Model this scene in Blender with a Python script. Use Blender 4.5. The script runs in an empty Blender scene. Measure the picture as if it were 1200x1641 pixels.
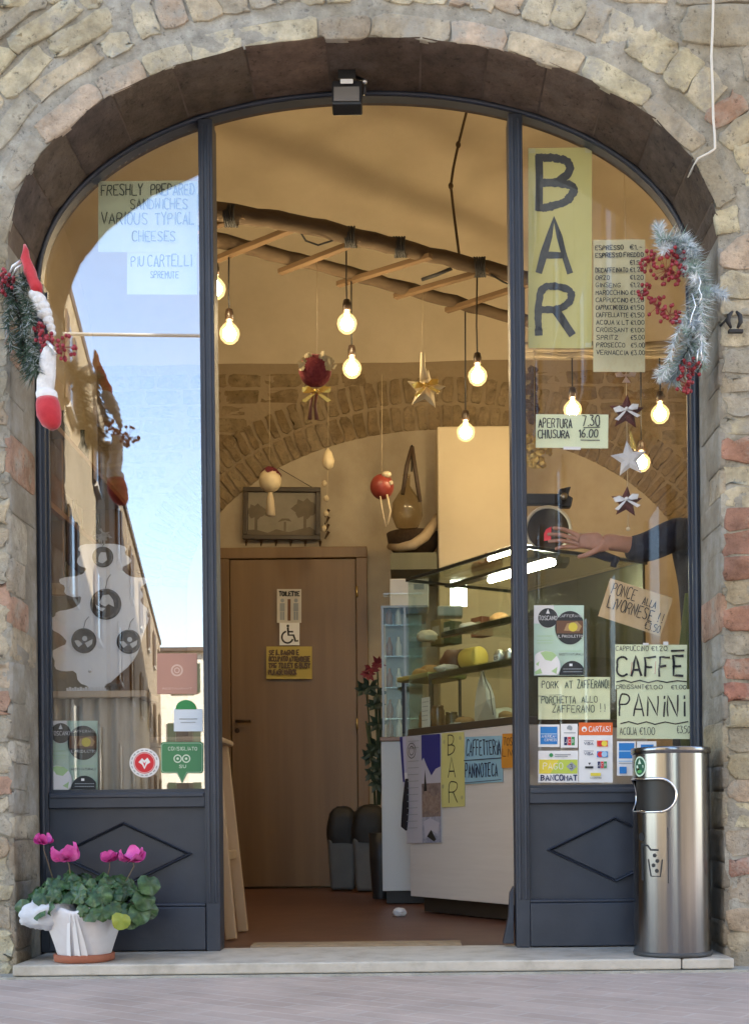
import bpy, math, random
from mathutils import Vector, Matrix, noise
R = random.Random(7)
sc = bpy.context.scene
COL = sc.collection
rad = math.radians

# ---------------------------------------------------------------- camera
# level camera with lens shift; door plane is y = 0, threshold top is z = 0
FPX, PPX, PPY, ROLL = 2025.0, 650.0, 1310.0, rad(0.6)
CAMX, CAMY, CAMZ = .118, -4.5, .467
cd = bpy.data.cameras.new('camera'); cam = bpy.data.objects.new('camera', cd); COL.objects.link(cam)
cd.sensor_width = 36; cd.sensor_fit = 'AUTO'; cd.lens = 36*FPX/1641
cd.shift_x = -(PPX-600)/1641; cd.shift_y = (PPY-820.5)/1641
cd.clip_start = .05; cd.clip_end = 2000
cam.matrix_world = Matrix.Translation((CAMX, CAMY, CAMZ)) @ Matrix.Rotation(rad(90), 4, 'X') @ Matrix.Rotation(-ROLL, 4, 'Z')
sc.camera = cam

# ---------------------------------------------------------------- sky, sun, exposure
SUN_EL, SUN_AZ = rad(36), rad(48)          # azimuth from +y (behind the shop) towards +x
w = bpy.data.worlds.new('World'); sc.world = w; w.use_nodes = True
nt = w.node_tree; nt.nodes.clear()
sky = nt.nodes.new('ShaderNodeTexSky'); sky.sky_type = 'NISHITA'; sky.sun_disc = False
sky.sun_elevation = SUN_EL; sky.sun_rotation = SUN_AZ; sky.air_density = 1.0; sky.dust_density = .6; sky.ozone_density = .8
hs = nt.nodes.new('ShaderNodeHueSaturation'); hs.inputs['Saturation'].default_value = .98
bg = nt.nodes.new('ShaderNodeBackground'); bg.inputs['Strength'].default_value = .15
wo = nt.nodes.new('ShaderNodeOutputWorld')
nt.links.new(sky.outputs[0], hs.inputs['Color']); nt.links.new(hs.outputs[0], bg.inputs[0]); nt.links.new(bg.outputs[0], wo.inputs[0])
sl = bpy.data.lights.new('sun', 'SUN'); sl.energy = 4.0; sl.angle = rad(.5); sl.color = (1, .95, .86)
so = bpy.data.objects.new('sun', sl); COL.objects.link(so)
sdir = Vector((math.sin(SUN_AZ)*math.cos(SUN_EL), math.cos(SUN_AZ)*math.cos(SUN_EL), math.sin(SUN_EL)))
so.rotation_euler = (-sdir).to_track_quat('-Z', 'Y').to_euler(); so.location = sdir*60
vs = sc.view_settings; vs.view_transform = 'Standard'; vs.look = 'None'; vs.gamma = 1; vs.use_curve_mapping = False
vs.exposure = 2.6
sc.render.engine = 'CYCLES'; cy = sc.cycles
cy.use_denoising = True; cy.max_bounces = 10; cy.diffuse_bounces = 5; cy.glossy_bounces = 5
cy.transmission_bounces = 6; cy.transparent_max_bounces = 24; cy.sample_clamp_indirect = 6
BULB_L = 34.0            # radiance of the bare bulbs
CASE_L = 3.2             # radiance of the strip light in the display case

# ---------------------------------------------------------------- helpers
def W(px, py, Z):
    """point seen at photo pixel (px, py) at depth Z in front of the camera"""
    dx, dy = px-PPX, PPY-py
    c, s = math.cos(ROLL), math.sin(ROLL)
    return Vector((CAMX+(dx*c+dy*s)/FPX*Z, CAMY+Z, CAMZ+(-dx*s+dy*c)/FPX*Z))
def C(xr, Z, z): return Vector((CAMX+xr, CAMY+Z, z))
def V(*a): return Vector(a)

class MB:
    def __init__(s): s.v = []; s.f = []; s.m = []; s.sm = []
    def add(s, vs_, fs, mat=0, smooth=False):
        b = len(s.v); s.v += [tuple(p) for p in vs_]
        for f in fs: s.f.append(tuple(b+i for i in f)); s.m.append(mat); s.sm.append(smooth)
    def obox(s, c, ax, ay, az, mat=0):
        vs_ = [c+sx*ax+sy*ay+sz*az for sz in (-1, 1) for sy in (-1, 1) for sx in (-1, 1)]
        s.add(vs_, [(0,2,3,1), (4,5,7,6), (0,1,5,4), (2,6,7,3), (0,4,6,2), (1,3,7,5)], mat)
    def box(s, x0, x1, y0, y1, z0, z1, mat=0):
        s.obox(V((x0+x1)/2, (y0+y1)/2, (z0+z1)/2), V((x1-x0)/2, 0, 0), V(0, (y1-y0)/2, 0), V(0, 0, (z1-z0)/2), mat)
    def bar(s, a, b, wd, th, up=V(0, 0, 1), mat=0):
        t = (b-a); L = t.length; t.normalize()
        sd = t.cross(up)
        if sd.length < 1e-4: sd = t.cross(V(0, 1, 0))
        sd.normalize(); u = sd.cross(t)
        s.obox((a+b)/2, t*L/2, sd*wd/2, u*th/2, mat)
    def tube(s, pts, r, n=8, mat=0, caps=True, smooth=True):
        pts = [Vector(p) for p in pts]; N = len(pts)
        rs = r if isinstance(r, (list, tuple)) else [r]*N
        vs_, fs = [], []; ref = None
        for i, p in enumerate(pts):
            t = (pts[min(i+1, N-1)]-pts[max(i-1, 0)]).normalized()
            if ref is None:
                ref = t.orthogonal().normalized()
            ref = (ref-t*ref.dot(t)); ref = ref.normalized() if ref.length > 1e-6 else t.orthogonal().normalized()
            b = t.cross(ref)
            for k in range(n):
                a = 2*math.pi*k/n; vs_.append(p+(ref*math.cos(a)+b*math.sin(a))*rs[i])
        for i in range(N-1):
            for k in range(n):
                fs.append((i*n+k, i*n+(k+1) % n, (i+1)*n+(k+1) % n, (i+1)*n+k))
        if caps: fs += [tuple(range(n))[::-1], tuple((N-1)*n+k for k in range(n))]
        s.add(vs_, fs, mat, smooth)
    def lathe(s, prof, c, n=24, mat=0, axis=V(0, 0, 1), caps=True, smooth=True):
        axis = axis.normalized(); e1 = V(1, 0, 0) if abs(axis.x) < .9 else V(0, 1, 0)
        e1 = (e1-axis*e1.dot(axis)).normalized(); e2 = axis.cross(e1)
        vs_ = [c+axis*z+(e1*math.cos(2*math.pi*k/n)+e2*math.sin(2*math.pi*k/n))*max(r, 1e-4) for r, z in prof for k in range(n)]
        fs = [(i*n+k, i*n+(k+1) % n, (i+1)*n+(k+1) % n, (i+1)*n+k) for i in range(len(prof)-1) for k in range(n)]
        if caps: fs += [tuple(range(n))[::-1], tuple((len(prof)-1)*n+k for k in range(n))]
        s.add(vs_, fs, mat, smooth)
    def ell(s, c, rx, ry, rz, n=12, m=8, mat=0, jit=0.0):
        vs_, fs = [], []
        for i in range(m+1):
            th = math.pi*i/m
            for k in range(n):
                a = 2*math.pi*k/n; q = 1+(R.uniform(-jit, jit) if jit else 0)
                vs_.append(V(c[0]+rx*q*math.sin(th)*math.cos(a), c[1]+ry*q*math.sin(th)*math.sin(a), c[2]+rz*q*math.cos(th)))
        for i in range(m):
            for k in range(n): fs.append((i*n+k, (i+1)*n+k, (i+1)*n+(k+1) % n, i*n+(k+1) % n))
        s.add(vs_, fs, mat, True)
    def prism(s, pts, off, mat=0):
        """closed outline pts (3-D) extruded by vector off"""
        n = len(pts); vs_ = list(pts)+[p+off for p in pts]
        s.add(vs_, [tuple(range(n)), tuple(range(2*n-1, n-1, -1))]+[(i, n+i, n+(i+1) % n, (i+1) % n) for i in range(n)], mat)
    def build(s, name, mats, parent=None, bevel=0, seg=2, fix=True):
        me = bpy.data.meshes.new(name); me.from_pydata(s.v, [], s.f)
        for mt in (mats if isinstance(mats, (list, tuple)) else [mats]): me.materials.append(mt)
        me.polygons.foreach_set('material_index', s.m); me.polygons.foreach_set('use_smooth', s.sm)
        if fix:
            import bmesh
            bm = bmesh.new(); bm.from_mesh(me); bmesh.ops.recalc_face_normals(bm, faces=bm.faces); bm.to_mesh(me); bm.free()
        me.update()
        o = bpy.data.objects.new(name, me); COL.objects.link(o)
        if parent:
            o.parent = parent; o.matrix_parent_inverse = Matrix.Translation(-parent.location)
        if bevel:
            md = o.modifiers.new('bevel', 'BEVEL'); md.width = bevel; md.segments = seg; md.limit_method = 'ANGLE'; md.angle_limit = rad(40)
        return o
def tag(o, label=None, cat=None, group=None, kind=None):
    for k, x in (('label', label), ('category', cat), ('group', group), ('kind', kind)):
        if x: o[k] = x
    return o
def thing(name, label, cat, loc=(0, 0, 0), group=None):
    o = bpy.data.objects.new(name, None); COL.objects.link(o); o.location = loc; o.empty_display_size = .05
    return tag(o, label, cat, group)

# ---------------------------------------------------------------- materials
_mc = {}
def N(nt, t, **kw):
    n = nt.nodes.new(t)
    for k, x in kw.items():
        if k in n.inputs: n.inputs[k].default_value = x
        else: setattr(n, k, x)
    return n
def pm(name, c, c2=None, rough=.6, metal=0, ns=8, bump=0, bs=40, spec=.5, emit=0, ec=None, stretch=None, coat=0, sheen=0, sss=0, c3=None, trans=0):
    """principled material; colour drifts between c and c2 (and c3) in object space, bump from a second noise"""
    if name in _mc: return _mc[name]
    m = bpy.data.materials.new(name); m.use_nodes = True; nt = m.node_tree; p = nt.nodes['Principled BSDF']
    p.inputs['Roughness'].default_value = rough; p.inputs['Metallic'].default_value = metal
    p.inputs['Specular IOR Level'].default_value = spec
    if coat: p.inputs['Coat Weight'].default_value = coat
    if sheen: p.inputs['Sheen Weight'].default_value = sheen
    if sss: p.inputs['Subsurface Weight'].default_value = sss; p.inputs['Subsurface Radius'].default_value = (.01, .005, .003)
    if trans: p.inputs['Transmission Weight'].default_value = trans
    c = tuple(c)+(1,)
    if c2 is not None or bump:
        tc = N(nt, 'ShaderNodeTexCoord'); mp = N(nt, 'ShaderNodeMapping')
        if stretch: mp.inputs['Scale'].default_value = stretch
        nt.links.new(tc.outputs['Object'], mp.inputs[0])
    if c2 is not None:
        n1 = N(nt, 'ShaderNodeTexNoise', Scale=ns, Detail=6.0, Roughness=.62); nt.links.new(mp.outputs[0], n1.inputs[0])
        cr = N(nt, 'ShaderNodeValToRGB'); cr.color_ramp.elements[0].position = .32; cr.color_ramp.elements[1].position = .68
        cr.color_ramp.elements[0].color = c; cr.color_ramp.elements[1].color = tuple(c2)+(1,)
        if c3: e = cr.color_ramp.elements.new(.5); e.color = tuple(c3)+(1,)
        nt.links.new(n1.outputs[0], cr.inputs[0]); nt.links.new(cr.outputs[0], p.inputs['Base Color'])
    else: p.inputs['Base Color'].default_value = c
    if bump:
        n2 = N(nt, 'ShaderNodeTexNoise', Scale=bs, Detail=5.0, Roughness=.6); nt.links.new(mp.outputs[0], n2.inputs[0])
        b = N(nt, 'ShaderNodeBump', Strength=bump, Distance=.01); nt.links.new(n2.outputs[0], b.inputs['Height']); nt.links.new(b.outputs[0], p.inputs['Normal'])
    if emit: p.inputs['Emission Strength'].default_value = emit; p.inputs['Emission Color'].default_value = tuple(ec or c[:3])+(1,)
    _mc[name] = m; return m
def glass_mat(name, ior=1.5, tint=(1, 1, 1), rough=0.0):
    if name in _mc: return _mc[name]
    m = bpy.data.materials.new(name); m.use_nodes = True; nt = m.node_tree; nt.nodes.clear()
    o = N(nt, 'ShaderNodeOutputMaterial'); mx = N(nt, 'ShaderNodeMixShader'); fr = N(nt, 'ShaderNodeFresnel', IOR=ior)
    gm = N(nt, 'ShaderNodeNewGeometry'); mi = N(nt, 'ShaderNodeMix', data_type='FLOAT'); mi.inputs[2].default_value = ior; mi.inputs[3].default_value = 1/ior   # same reflectance from both sides
    nt.links.new(gm.outputs['Backfacing'], mi.inputs[0]); nt.links.new(mi.outputs[0], fr.inputs['IOR'])
    t = N(nt, 'ShaderNodeBsdfTransparent'); t.inputs[0].default_value = tint+(1,)
    g = N(nt, 'ShaderNodeBsdfGlossy', Roughness=rough)
    nt.links.new(fr.outputs[0], mx.inputs[0]); nt.links.new(t.outputs[0], mx.inputs[1]); nt.links.new(g.outputs[0], mx.inputs[2]); nt.links.new(mx.outputs[0], o.inputs[0])
    _mc[name] = m; return m
def brick_mat(name, cols, mortar, smear=.45, bump=.8, stain=(.74, .68, .57)):
    """every brick its own colour (random per island), worn and partly smeared over with mortar"""
    m = bpy.data.materials.new(name); m.use_nodes = True; nt = m.node_tree; p = nt.nodes['Principled BSDF']; p.inputs['Roughness'].default_value = .92
    p.inputs['Specular IOR Level'].default_value = .25
    L = nt.links.new
    tc = N(nt, 'ShaderNodeTexCoord'); geo = N(nt, 'ShaderNodeNewGeometry')
    cr = N(nt, 'ShaderNodeValToRGB'); cr.color_ramp.interpolation = 'CONSTANT'
    for i, cc in enumerate(cols):
        e = cr.color_ramp.elements[i] if i < 2 else cr.color_ramp.elements.new(i/len(cols))
        e.position = i/len(cols); e.color = tuple(cc)+(1,)
    L(geo.outputs['Random Per Island'], cr.inputs[0])
    n1 = N(nt, 'ShaderNodeTexNoise', Scale=14.0, Detail=8.0, Roughness=.68); L(tc.outputs['Object'], n1.inputs[0])
    mr = N(nt, 'ShaderNodeMapRange'); mr.inputs['From Min'].default_value = .3; mr.inputs['From Max'].default_value = .7; mr.inputs['To Min'].default_value = .60; mr.inputs['To Max'].default_value = 1.34
    L(n1.outputs[0], mr.inputs[0])
    mul = N(nt, 'ShaderNodeMix', data_type='RGBA', blend_type='MULTIPLY'); mul.inputs[0].default_value = 1
    L(cr.outputs[0], mul.inputs[6]); L(mr.outputs[0], mul.inputs[7])
    n2 = N(nt, 'ShaderNodeTexNoise', Scale=9.0, Detail=7.0, Roughness=.7); L(tc.outputs['Object'], n2.inputs[0])
    r2 = N(nt, 'ShaderNodeMapRange'); r2.inputs['From Min'].default_value = .50; r2.inputs['From Max'].default_value = .64; r2.inputs['To Max'].default_value = smear; L(n2.outputs[0], r2.inputs[0])
    mx = N(nt, 'ShaderNodeMix', data_type='RGBA'); L(r2.outputs[0], mx.inputs[0]); L(mul.outputs[2], mx.inputs[6]); mx.inputs[7].default_value = tuple(mortar)+(1,)
    n3 = N(nt, 'ShaderNodeTexNoise', Scale=48.0, Detail=5.0, Roughness=.7); L(tc.outputs['Object'], n3.inputs[0])
    # dark pits
    r3 = N(nt, 'ShaderNodeMapRange'); r3.inputs['From Min'].default_value = .30; r3.inputs['From Max'].default_value = .42; r3.inputs['To Min'].default_value = .42; L(n3.outputs[0], r3.inputs[0])
    m3 = N(nt, 'ShaderNodeMix', data_type='RGBA', blend_type='MULTIPLY'); m3.inputs[0].default_value = 1; L(mx.outputs[2], m3.inputs[6]); L(r3.outputs[0], m3.inputs[7])
    # broad weather stains
    n4 = N(nt, 'ShaderNodeTexNoise', Scale=1.9, Detail=6.0, Roughness=.62); L(tc.outputs['Object'], n4.inputs[0])
    c4 = N(nt, 'ShaderNodeValToRGB'); c4.color_ramp.elements[0].position = .36; c4.color_ramp.elements[1].position = .60
    c4.color_ramp.elements[0].color = stain+(1,); c4.color_ramp.elements[1].color = (1, 1, 1, 1); L(n4.outputs[0], c4.inputs[0])
    m4 = N(nt, 'ShaderNodeMix', data_type='RGBA', blend_type='MULTIPLY'); m4.inputs[0].default_value = 1; L(m3.outputs[2], m4.inputs[6]); L(c4.outputs[0], m4.inputs[7])
    L(m4.outputs[2], p.inputs['Base Color'])
    ad = N(nt, 'ShaderNodeMath', operation='ADD'); L(n1.outputs[0], ad.inputs[0]); L(n3.outputs[0], ad.inputs[1])
    b = N(nt, 'ShaderNodeBump', Strength=bump, Distance=.012); L(ad.outputs[0], b.inputs['Height']); L(b.outputs[0], p.inputs['Normal'])
    return m
def wood_mat(name, c, c2, scale=6, stretch=(1, 1, .06), rough=.5, bump=.15, coat=0):
    return pm(name, c, c2, rough=rough, ns=scale, stretch=stretch, bump=bump, bs=scale*3, coat=coat)
def emit_mat(name, c, L_):
    m = bpy.data.materials.new(name); m.use_nodes = True; nt = m.node_tree; nt.nodes.clear()
    o = N(nt, 'ShaderNodeOutputMaterial'); e = N(nt, 'ShaderNodeEmission', Strength=L_); e.inputs[0].default_value = tuple(c)+(1,)
    nt.links.new(e.outputs[0], o.inputs[0]); return m

M_MORTAR = pm('mortar', (.31, .305, .27), (.46, .45, .40), rough=.95, ns=11, bump=.9, bs=60, spec=.2)
M_PAINT = pm('blue grey paint', (.021, .027, .041), (.035, .042, .059), rough=.45, ns=4, bump=.07, bs=35, c3=(.027, .033, .048))
M_INK = pm('black marker', (.012, .012, .014), rough=.6)
M_INKB = pm('dark blue marker', (.02, .03, .07), rough=.6)
M_INKG = pm('grey green marker', (.05, .08, .06), rough=.6)
M_WHITE = pm('white plastic', (.78, .78, .76), (.7, .7, .68), rough=.4)
M_DARK = pm('black plastic', (.015, .015, .016), rough=.45)
M_DIM = pm('dull black iron', (.02, .02, .022), rough=.6)
M_STEEL = pm('dull steel', (.5, .5, .5), rough=.3, metal=1)
M_GLASS = glass_mat('window glass', 2.6); M_GLASS2 = glass_mat('window glass right', 1.6)
M_CGLASS = glass_mat('case glass', 1.6, (.93, .97, .94))
M_RED = pm('red berry', (.20, .010, .018), (.30, .022, .03), rough=.35, ns=60)
M_PLASTER = pm('interior plaster', (.50, .43, .31), (.59, .51, .38), rough=.9, ns=2.2, bump=.25, bs=7, spec=.2)

# ---------------------------------------------------------------- handwriting
FONT = {'A':'003A60|1353','B':'0A3A59573505|05456452411000|0A00','C':'695A2A0802204061','D':'0A3A5863513000|0A00','E':'6A0A0060|0545','F':'6A0A00|0545',
 'G':'695A2A0802204062643 4','H':'0A00|6A60|0565','I':'3A30','J':'6A62502002','K':'0A00|6A04|2560','L':'0A0060','M':'000A346A60','N':'000A606A',
 'O':'2A080220406268 4A2A','P':'000A4A69674505','Q':'2A0802204062684A2A|4260','R':'000A4A69674505|3560','S':'694A1A08165462502001','T':'0A6A|3A30',
 'U':'0A022040626A','V':'0A306A','W':'0A1036506A','X':'006A|0A60','Y':'0A356A|3530','Z':'0A6A0060','0':'2A0802204062684A2A','1':'183A30',
 '2':'081A5A680060','3':'0A6A265562401001','4':'404A0363','5':'6A0A065664624010','6':'5A16022040626515','7':'0A6A20','8':'2545694A2A0925022040624 5',
 '9':'6515081A4A686520','€':'695A3A18123050 61|0646|0444','.':'2030','!':'3A33|3130','-':'1545','i':'3730|3A39','/':'006A',"'":'3A38','(':'4A262440',
 '@':'4626444 6','_':'0060','n':'0700|04276760','½':'0A05|6A00|3545434060','=':'0646|0444'}
CURVY = set('BCDGJOPQRSU0235689€@')
def glyph(ch):
    out = []
    for st in FONT.get(ch, '').replace(' ', '').split('|'):
        if len(st) < 4: continue
        pts = [(int(st[i], 16)/10, int(st[i+1], 16)/10) for i in range(0, len(st)-1, 2)]
        if ch in CURVY and len(pts) > 3:
            for _ in range(2):
                q = [pts[0]]
                for a, b in zip(pts, pts[1:]):
                    q += [(a[0]*.75+b[0]*.25, a[1]*.75+b[1]*.25), (a[0]*.25+b[0]*.75, a[1]*.25+b[1]*.75)]
                pts = q+[pts[-1]]
        out.append(pts)
    return out
class Sheet:
    """a sheet of paper between four corner points (bl, br, tr, tl); maps (u, v, lift) to space"""
    def __init__(s, bl, br, tr, tl, bow=.002):
        s.c = [Vector(p) for p in (bl, br, tr, tl)]; s.bow = bow; s.k = 0
        n = (s.c[1]-s.c[0]).cross(s.c[3]-s.c[0]).normalized()
        if n.dot(V(CAMX, CAMY, CAMZ)-s.c[0]) < 0: n = -n
        s.n = n; s.w = (s.c[1]-s.c[0]).length; s.h = (s.c[3]-s.c[0]).length
    def at(s, u, v, lift=0):
        p = s.c[0]*(1-u)*(1-v)+s.c[1]*u*(1-v)+s.c[2]*u*v+s.c[3]*(1-u)*v
        b = s.bow*(math.sin(u*5+1)*math.sin(v*4+.5))
        return p+s.n*(lift+b)
    def paper(s, name, mat, parent=None, th=.0006, nu=8, nv=8, mats=None):
        mb = MB(); vs_ = []; fs = []
        for t in (0, -th):
            for j in range(nv+1):
                for i in range(nu+1): vs_.append(s.at(i/nu, j/nv, t))
        o = (nu+1)*(nv+1); q = nu+1
        for j in range(nv):
            for i in range(nu):
                a = j*q+i; fs += [(a, a+1, a+q+1, a+q), (o+a, o+a+q, o+a+q+1, o+a+1)]
        for i in range(nu): fs += [(i, o+i, o+i+1, i+1), (nv*q+i, nv*q+i+1, o+nv*q+i+1, o+nv*q+i)]
        for j in range(nv): fs += [(j*q, (j+1)*q, o+(j+1)*q, o+j*q), (j*q+nu, o+j*q+nu, o+(j+1)*q+nu, (j+1)*q+nu)]
        mb.add(vs_, fs, 0, False); return mb.build(name, mat, parent)
    def lift(s): s.k += 1; return .0010+s.k*.00012
    def stroke(s, mb, pts, wd, mat=0, closed=False, hand=0):
        """pts in (u, v); wd in metres; hand > 0 makes the line wander and swell like a marker"""
        if hand:
            q = []
            for a, b in zip(pts, pts[1:]):
                for i in range(3): f = i/3; q.append((a[0]*(1-f)+b[0]*f, a[1]*(1-f)+b[1]*f))
            q.append(pts[-1]); sd = R.uniform(0, 99)
            pts = [(u+hand*wd/s.w*noise.noise(V(u*s.w*40, v*s.h*40, sd)), v+hand*wd/s.h*noise.noise(V(u*s.w*40, v*s.h*40, sd+7))) for u, v in q]
            wv = [1+.35*noise.noise(V(i*.55, sd, 3)) for i in range(len(pts))]
        else: wv = None
        lf = s.lift(); q = []
        P = [V(u*s.w, v*s.h, 0) for u, v in pts]; L_, n = [], len(P)
        for i in range(n):
            a = P[max(i-1, 0)]; b = P[min(i+1, n-1)]
            if closed: a = P[(i-1) % n]; b = P[(i+1) % n]
            t = (b-a)
            if t.length < 1e-7: t = V(1, 0, 0)
            t.normalize(); e = V(-t.y, t.x, 0)*wd/2*(wv[i] if wv else 1)
            pp = P[i]
            if not closed and i == 0: pp = pp-t*wd*.35
            if not closed and i == n-1: pp = pp+t*wd*.35
            q += [pp+e, pp-e]
        vs_ = [s.at(p.x/s.w, p.y/s.h, lf) for p in q]
        fs = [(2*i, 2*i+1, 2*i+3, 2*i+2) for i in range(n-1)]
        if closed: fs.append((2*n-2, 2*n-1, 1, 0))
        mb.add(vs_, fs, mat)
    def text(s, mb, t, u0, u1, v0, v1, wd, mat=0, jit=.03, slant=0.0):
        """text filling the box u0..u1, v0..v1 (fractions of the sheet)"""
        adv = [(.35 if c in " .!'i1I" else .85) for c in t]; tot = sum(adv)-.2; x = 0
        for c, a in zip(t, adv):
            dx, dy, sk = R.uniform(-jit, jit), R.uniform(-jit, jit), R.uniform(.92, 1.06)
            off = -.15 if c in ".!'i1I" else 0
            for pts in glyph(c):
                s.stroke(mb, [(u0+(u1-u0)*(x+off+dx+px+slant*py)/tot, v0+(v1-v0)*(py*sk+dy)) for px, py in pts], wd*R.uniform(.88, 1.12), mat, hand=.55 if jit else (.10 if wd > .01 else 0))
            x += a
    def poly(s, mb, pts, mat=0):
        lf = s.lift(); mb.add([s.at(u, v, lf) for u, v in pts], [tuple(range(len(pts)))], mat)
    def rect(s, mb, u0, v0, u1, v1, mat=0): s.poly(mb, [(u0, v0), (u1, v0), (u1, v1), (u0, v1)], mat)
    def disc(s, mb, u, v, ru, mat=0, rv=None, n=28, a0=0, a1=360):
        rv = rv or ru*s.w/s.h
        s.poly(mb, [(u+ru*math.cos(rad(a0+(a1-a0)*i/n)), v+rv*math.sin(rad(a0+(a1-a0)*i/n))) for i in range(n if a1-a0 == 360 else n+1)], mat)
    def ring(s, mb, u, v, ru, wd, mat=0, n=28):
        rv = ru*s.w/s.h
        s.stroke(mb, [(u+ru*math.cos(2*math.pi*i/n), v+rv*math.sin(2*math.pi*i/n)) for i in range(n)], wd, mat, True)
    def scribble(s, mb, u0, u1, v, h, wd, mat=0):
        """a line of print too small to read: a run of short dashes"""
        u = u0
        while u < u1:
            d = R.uniform(.02, .08)*(u1-u0)+.006; s.stroke(mb, [(u, v), (min(u+d, u1), v)], h*s.h, mat); u += d+.012
def pxsheet(x0, y0, x1, y1, Z, rot=0, bow=.0035, z=None):
    """sheet from a photo rectangle at depth Z (rot turns it, degrees clockwise)"""
    cx, cy = (x0+x1)/2, (y0+y1)/2; a = rad(rot); c, s_ = math.cos(a), math.sin(a)
    def q(x, y): dx, dy = x-cx, y-cy; return W(cx+dx*c-dy*s_, cy+dx*s_+dy*c, Z)
    return Sheet(q(x0, y1), q(x1, y1), q(x1, y0), q(x0, y0), bow)
# ================================================================ the place
# ---- street and ground: one sheet to the horizon, herringbone brick
def paving_mat():
    m = bpy.data.materials.new('brick paving'); m.use_nodes = True; nt = m.node_tree; p = nt.nodes['Principled BSDF']; p.inputs['Roughness'].default_value = .75
    L = nt.links.new; tc = N(nt, 'ShaderNodeTexCoord'); mp = N(nt, 'ShaderNodeMapping'); mp.inputs['Rotation'].default_value = (0, 0, rad(38)); L(tc.outputs['Object'], mp.inputs[0])
    b = N(nt, 'ShaderNodeTexBrick', Scale=1.0); b.inputs['Color1'].default_value = (.41, .325, .28, 1); b.inputs['Color2'].default_value = (.46, .375, .325, 1); b.inputs['Mortar'].default_value = (.47, .41, .365, 1)
    b.inputs['Mortar Size'].default_value = .006; b.inputs['Mortar Smooth'].default_value = .4; b.inputs['Brick Width'].default_value = .24; b.inputs['Row Height'].default_value = .075; L(mp.outputs[0], b.inputs[0])
    n = N(nt, 'ShaderNodeTexNoise', Scale=3.0, Detail=7.0, Roughness=.65); L(tc.outputs['Object'], n.inputs[0])
    mr = N(nt, 'ShaderNodeMapRange'); mr.inputs['From Min'].default_value = .3; mr.inputs['From Max'].default_value = .7; mr.inputs['To Min'].default_value = .8; mr.inputs['To Max'].default_value = 1.2; L(n.outputs[0], mr.inputs[0])
    mu = N(nt, 'ShaderNodeMix', data_type='RGBA', blend_type='MULTIPLY'); mu.inputs[0].default_value = 1; L(b.outputs[0], mu.inputs[6]); L(mr.outputs[0], mu.inputs[7]); L(mu.outputs[2], p.inputs['Base Color'])
    n2 = N(nt, 'ShaderNodeTexNoise', Scale=40.0, Detail=4.0); L(tc.outputs['Object'], n2.inputs[0])
    s1 = N(nt, 'ShaderNodeMath', operation='MULTIPLY_ADD'); s1.inputs[1].default_value = -.9; L(b.outputs['Fac'], s1.inputs[0]); L(n2.outputs[0], s1.inputs[2])
    bp = N(nt, 'ShaderNodeBump', Strength=.25, Distance=.008); L(s1.outputs[0], bp.inputs['Height']); L(bp.outputs[0], p.inputs['Normal'])
    return m
mb = MB(); mb.add([(-500, -500, -.046), (500, -500, -.046), (500, 500, -.046), (-500, 500, -.046)], [(0, 1, 2, 3)])
tag(mb.build('street', paving_mat()), 'grey pink brick paving of the street before the doorstep', 'street', kind='structure')

# ---- the arch of the shop front
AX, AA, AZ, AB, AN = -.004, 1.18, 2.36, .70, 2.1
FY, RY = -.30, 0.0                          # wall face, front of the door frame
def arch_pt(t, o=0):
    c, s = math.cos(t), math.sin(t)
    return AX+(AA+o)*math.copysign(abs(c)**(2/AN), c), AZ+(AB+o)*max(s, 0)**(2/AN)
def arch_path(o=0, n=72, z0=-.08, nj=14):
    pts = [(AX-AA-o, z0+(AZ-z0)*i/nj) for i in range(nj)]
    pts += [arch_pt(math.pi-math.pi*i/n, o) for i in range(n+1)]
    return pts+[(AX+AA+o, z0+(AZ-z0)*i/nj) for i in range(nj-1, -1, -1)]
def arch_z(x, o=0):
    q = abs(x-AX)/(AA+o)
    return AZ+(AB+o)*max(0, 1-min(q, 1)**AN)**(1/AN)

shop = thing('shop_building', 'old brick building with a wide arched shop front', 'building', (0, 0, 0))
# mortar bed of the front wall, with the arched opening
mb = MB(); ZT = 9.0
def wall_face(mb, y, xl, xr, zb, zt, o=0, flip=False):
    P = [p for p in arch_path(o) if p[1] >= AZ-1e-6]
    mb.add([V(xl, y, zb), V(AX-AA-o, y, zb), V(AX-AA-o, y, zt), V(xl, y, zt)], [(0, 1, 2, 3)])
    mb.add([V(AX+AA+o, y, zb), V(xr, y, zb), V(xr, y, zt), V(AX+AA+o, y, zt)], [(0, 1, 2, 3)])
    for a, b in zip(P, P[1:]):
        mb.add([V(a[0], y, a[1]), V(b[0], y, b[1]), V(b[0], y, zt), V(a[0], y, zt)], [(0, 1, 2, 3)])
wall_face(mb, FY+.03, -7, 7, -.1, ZT)
mb.build('front_wall', M_MORTAR, shop)
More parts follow.
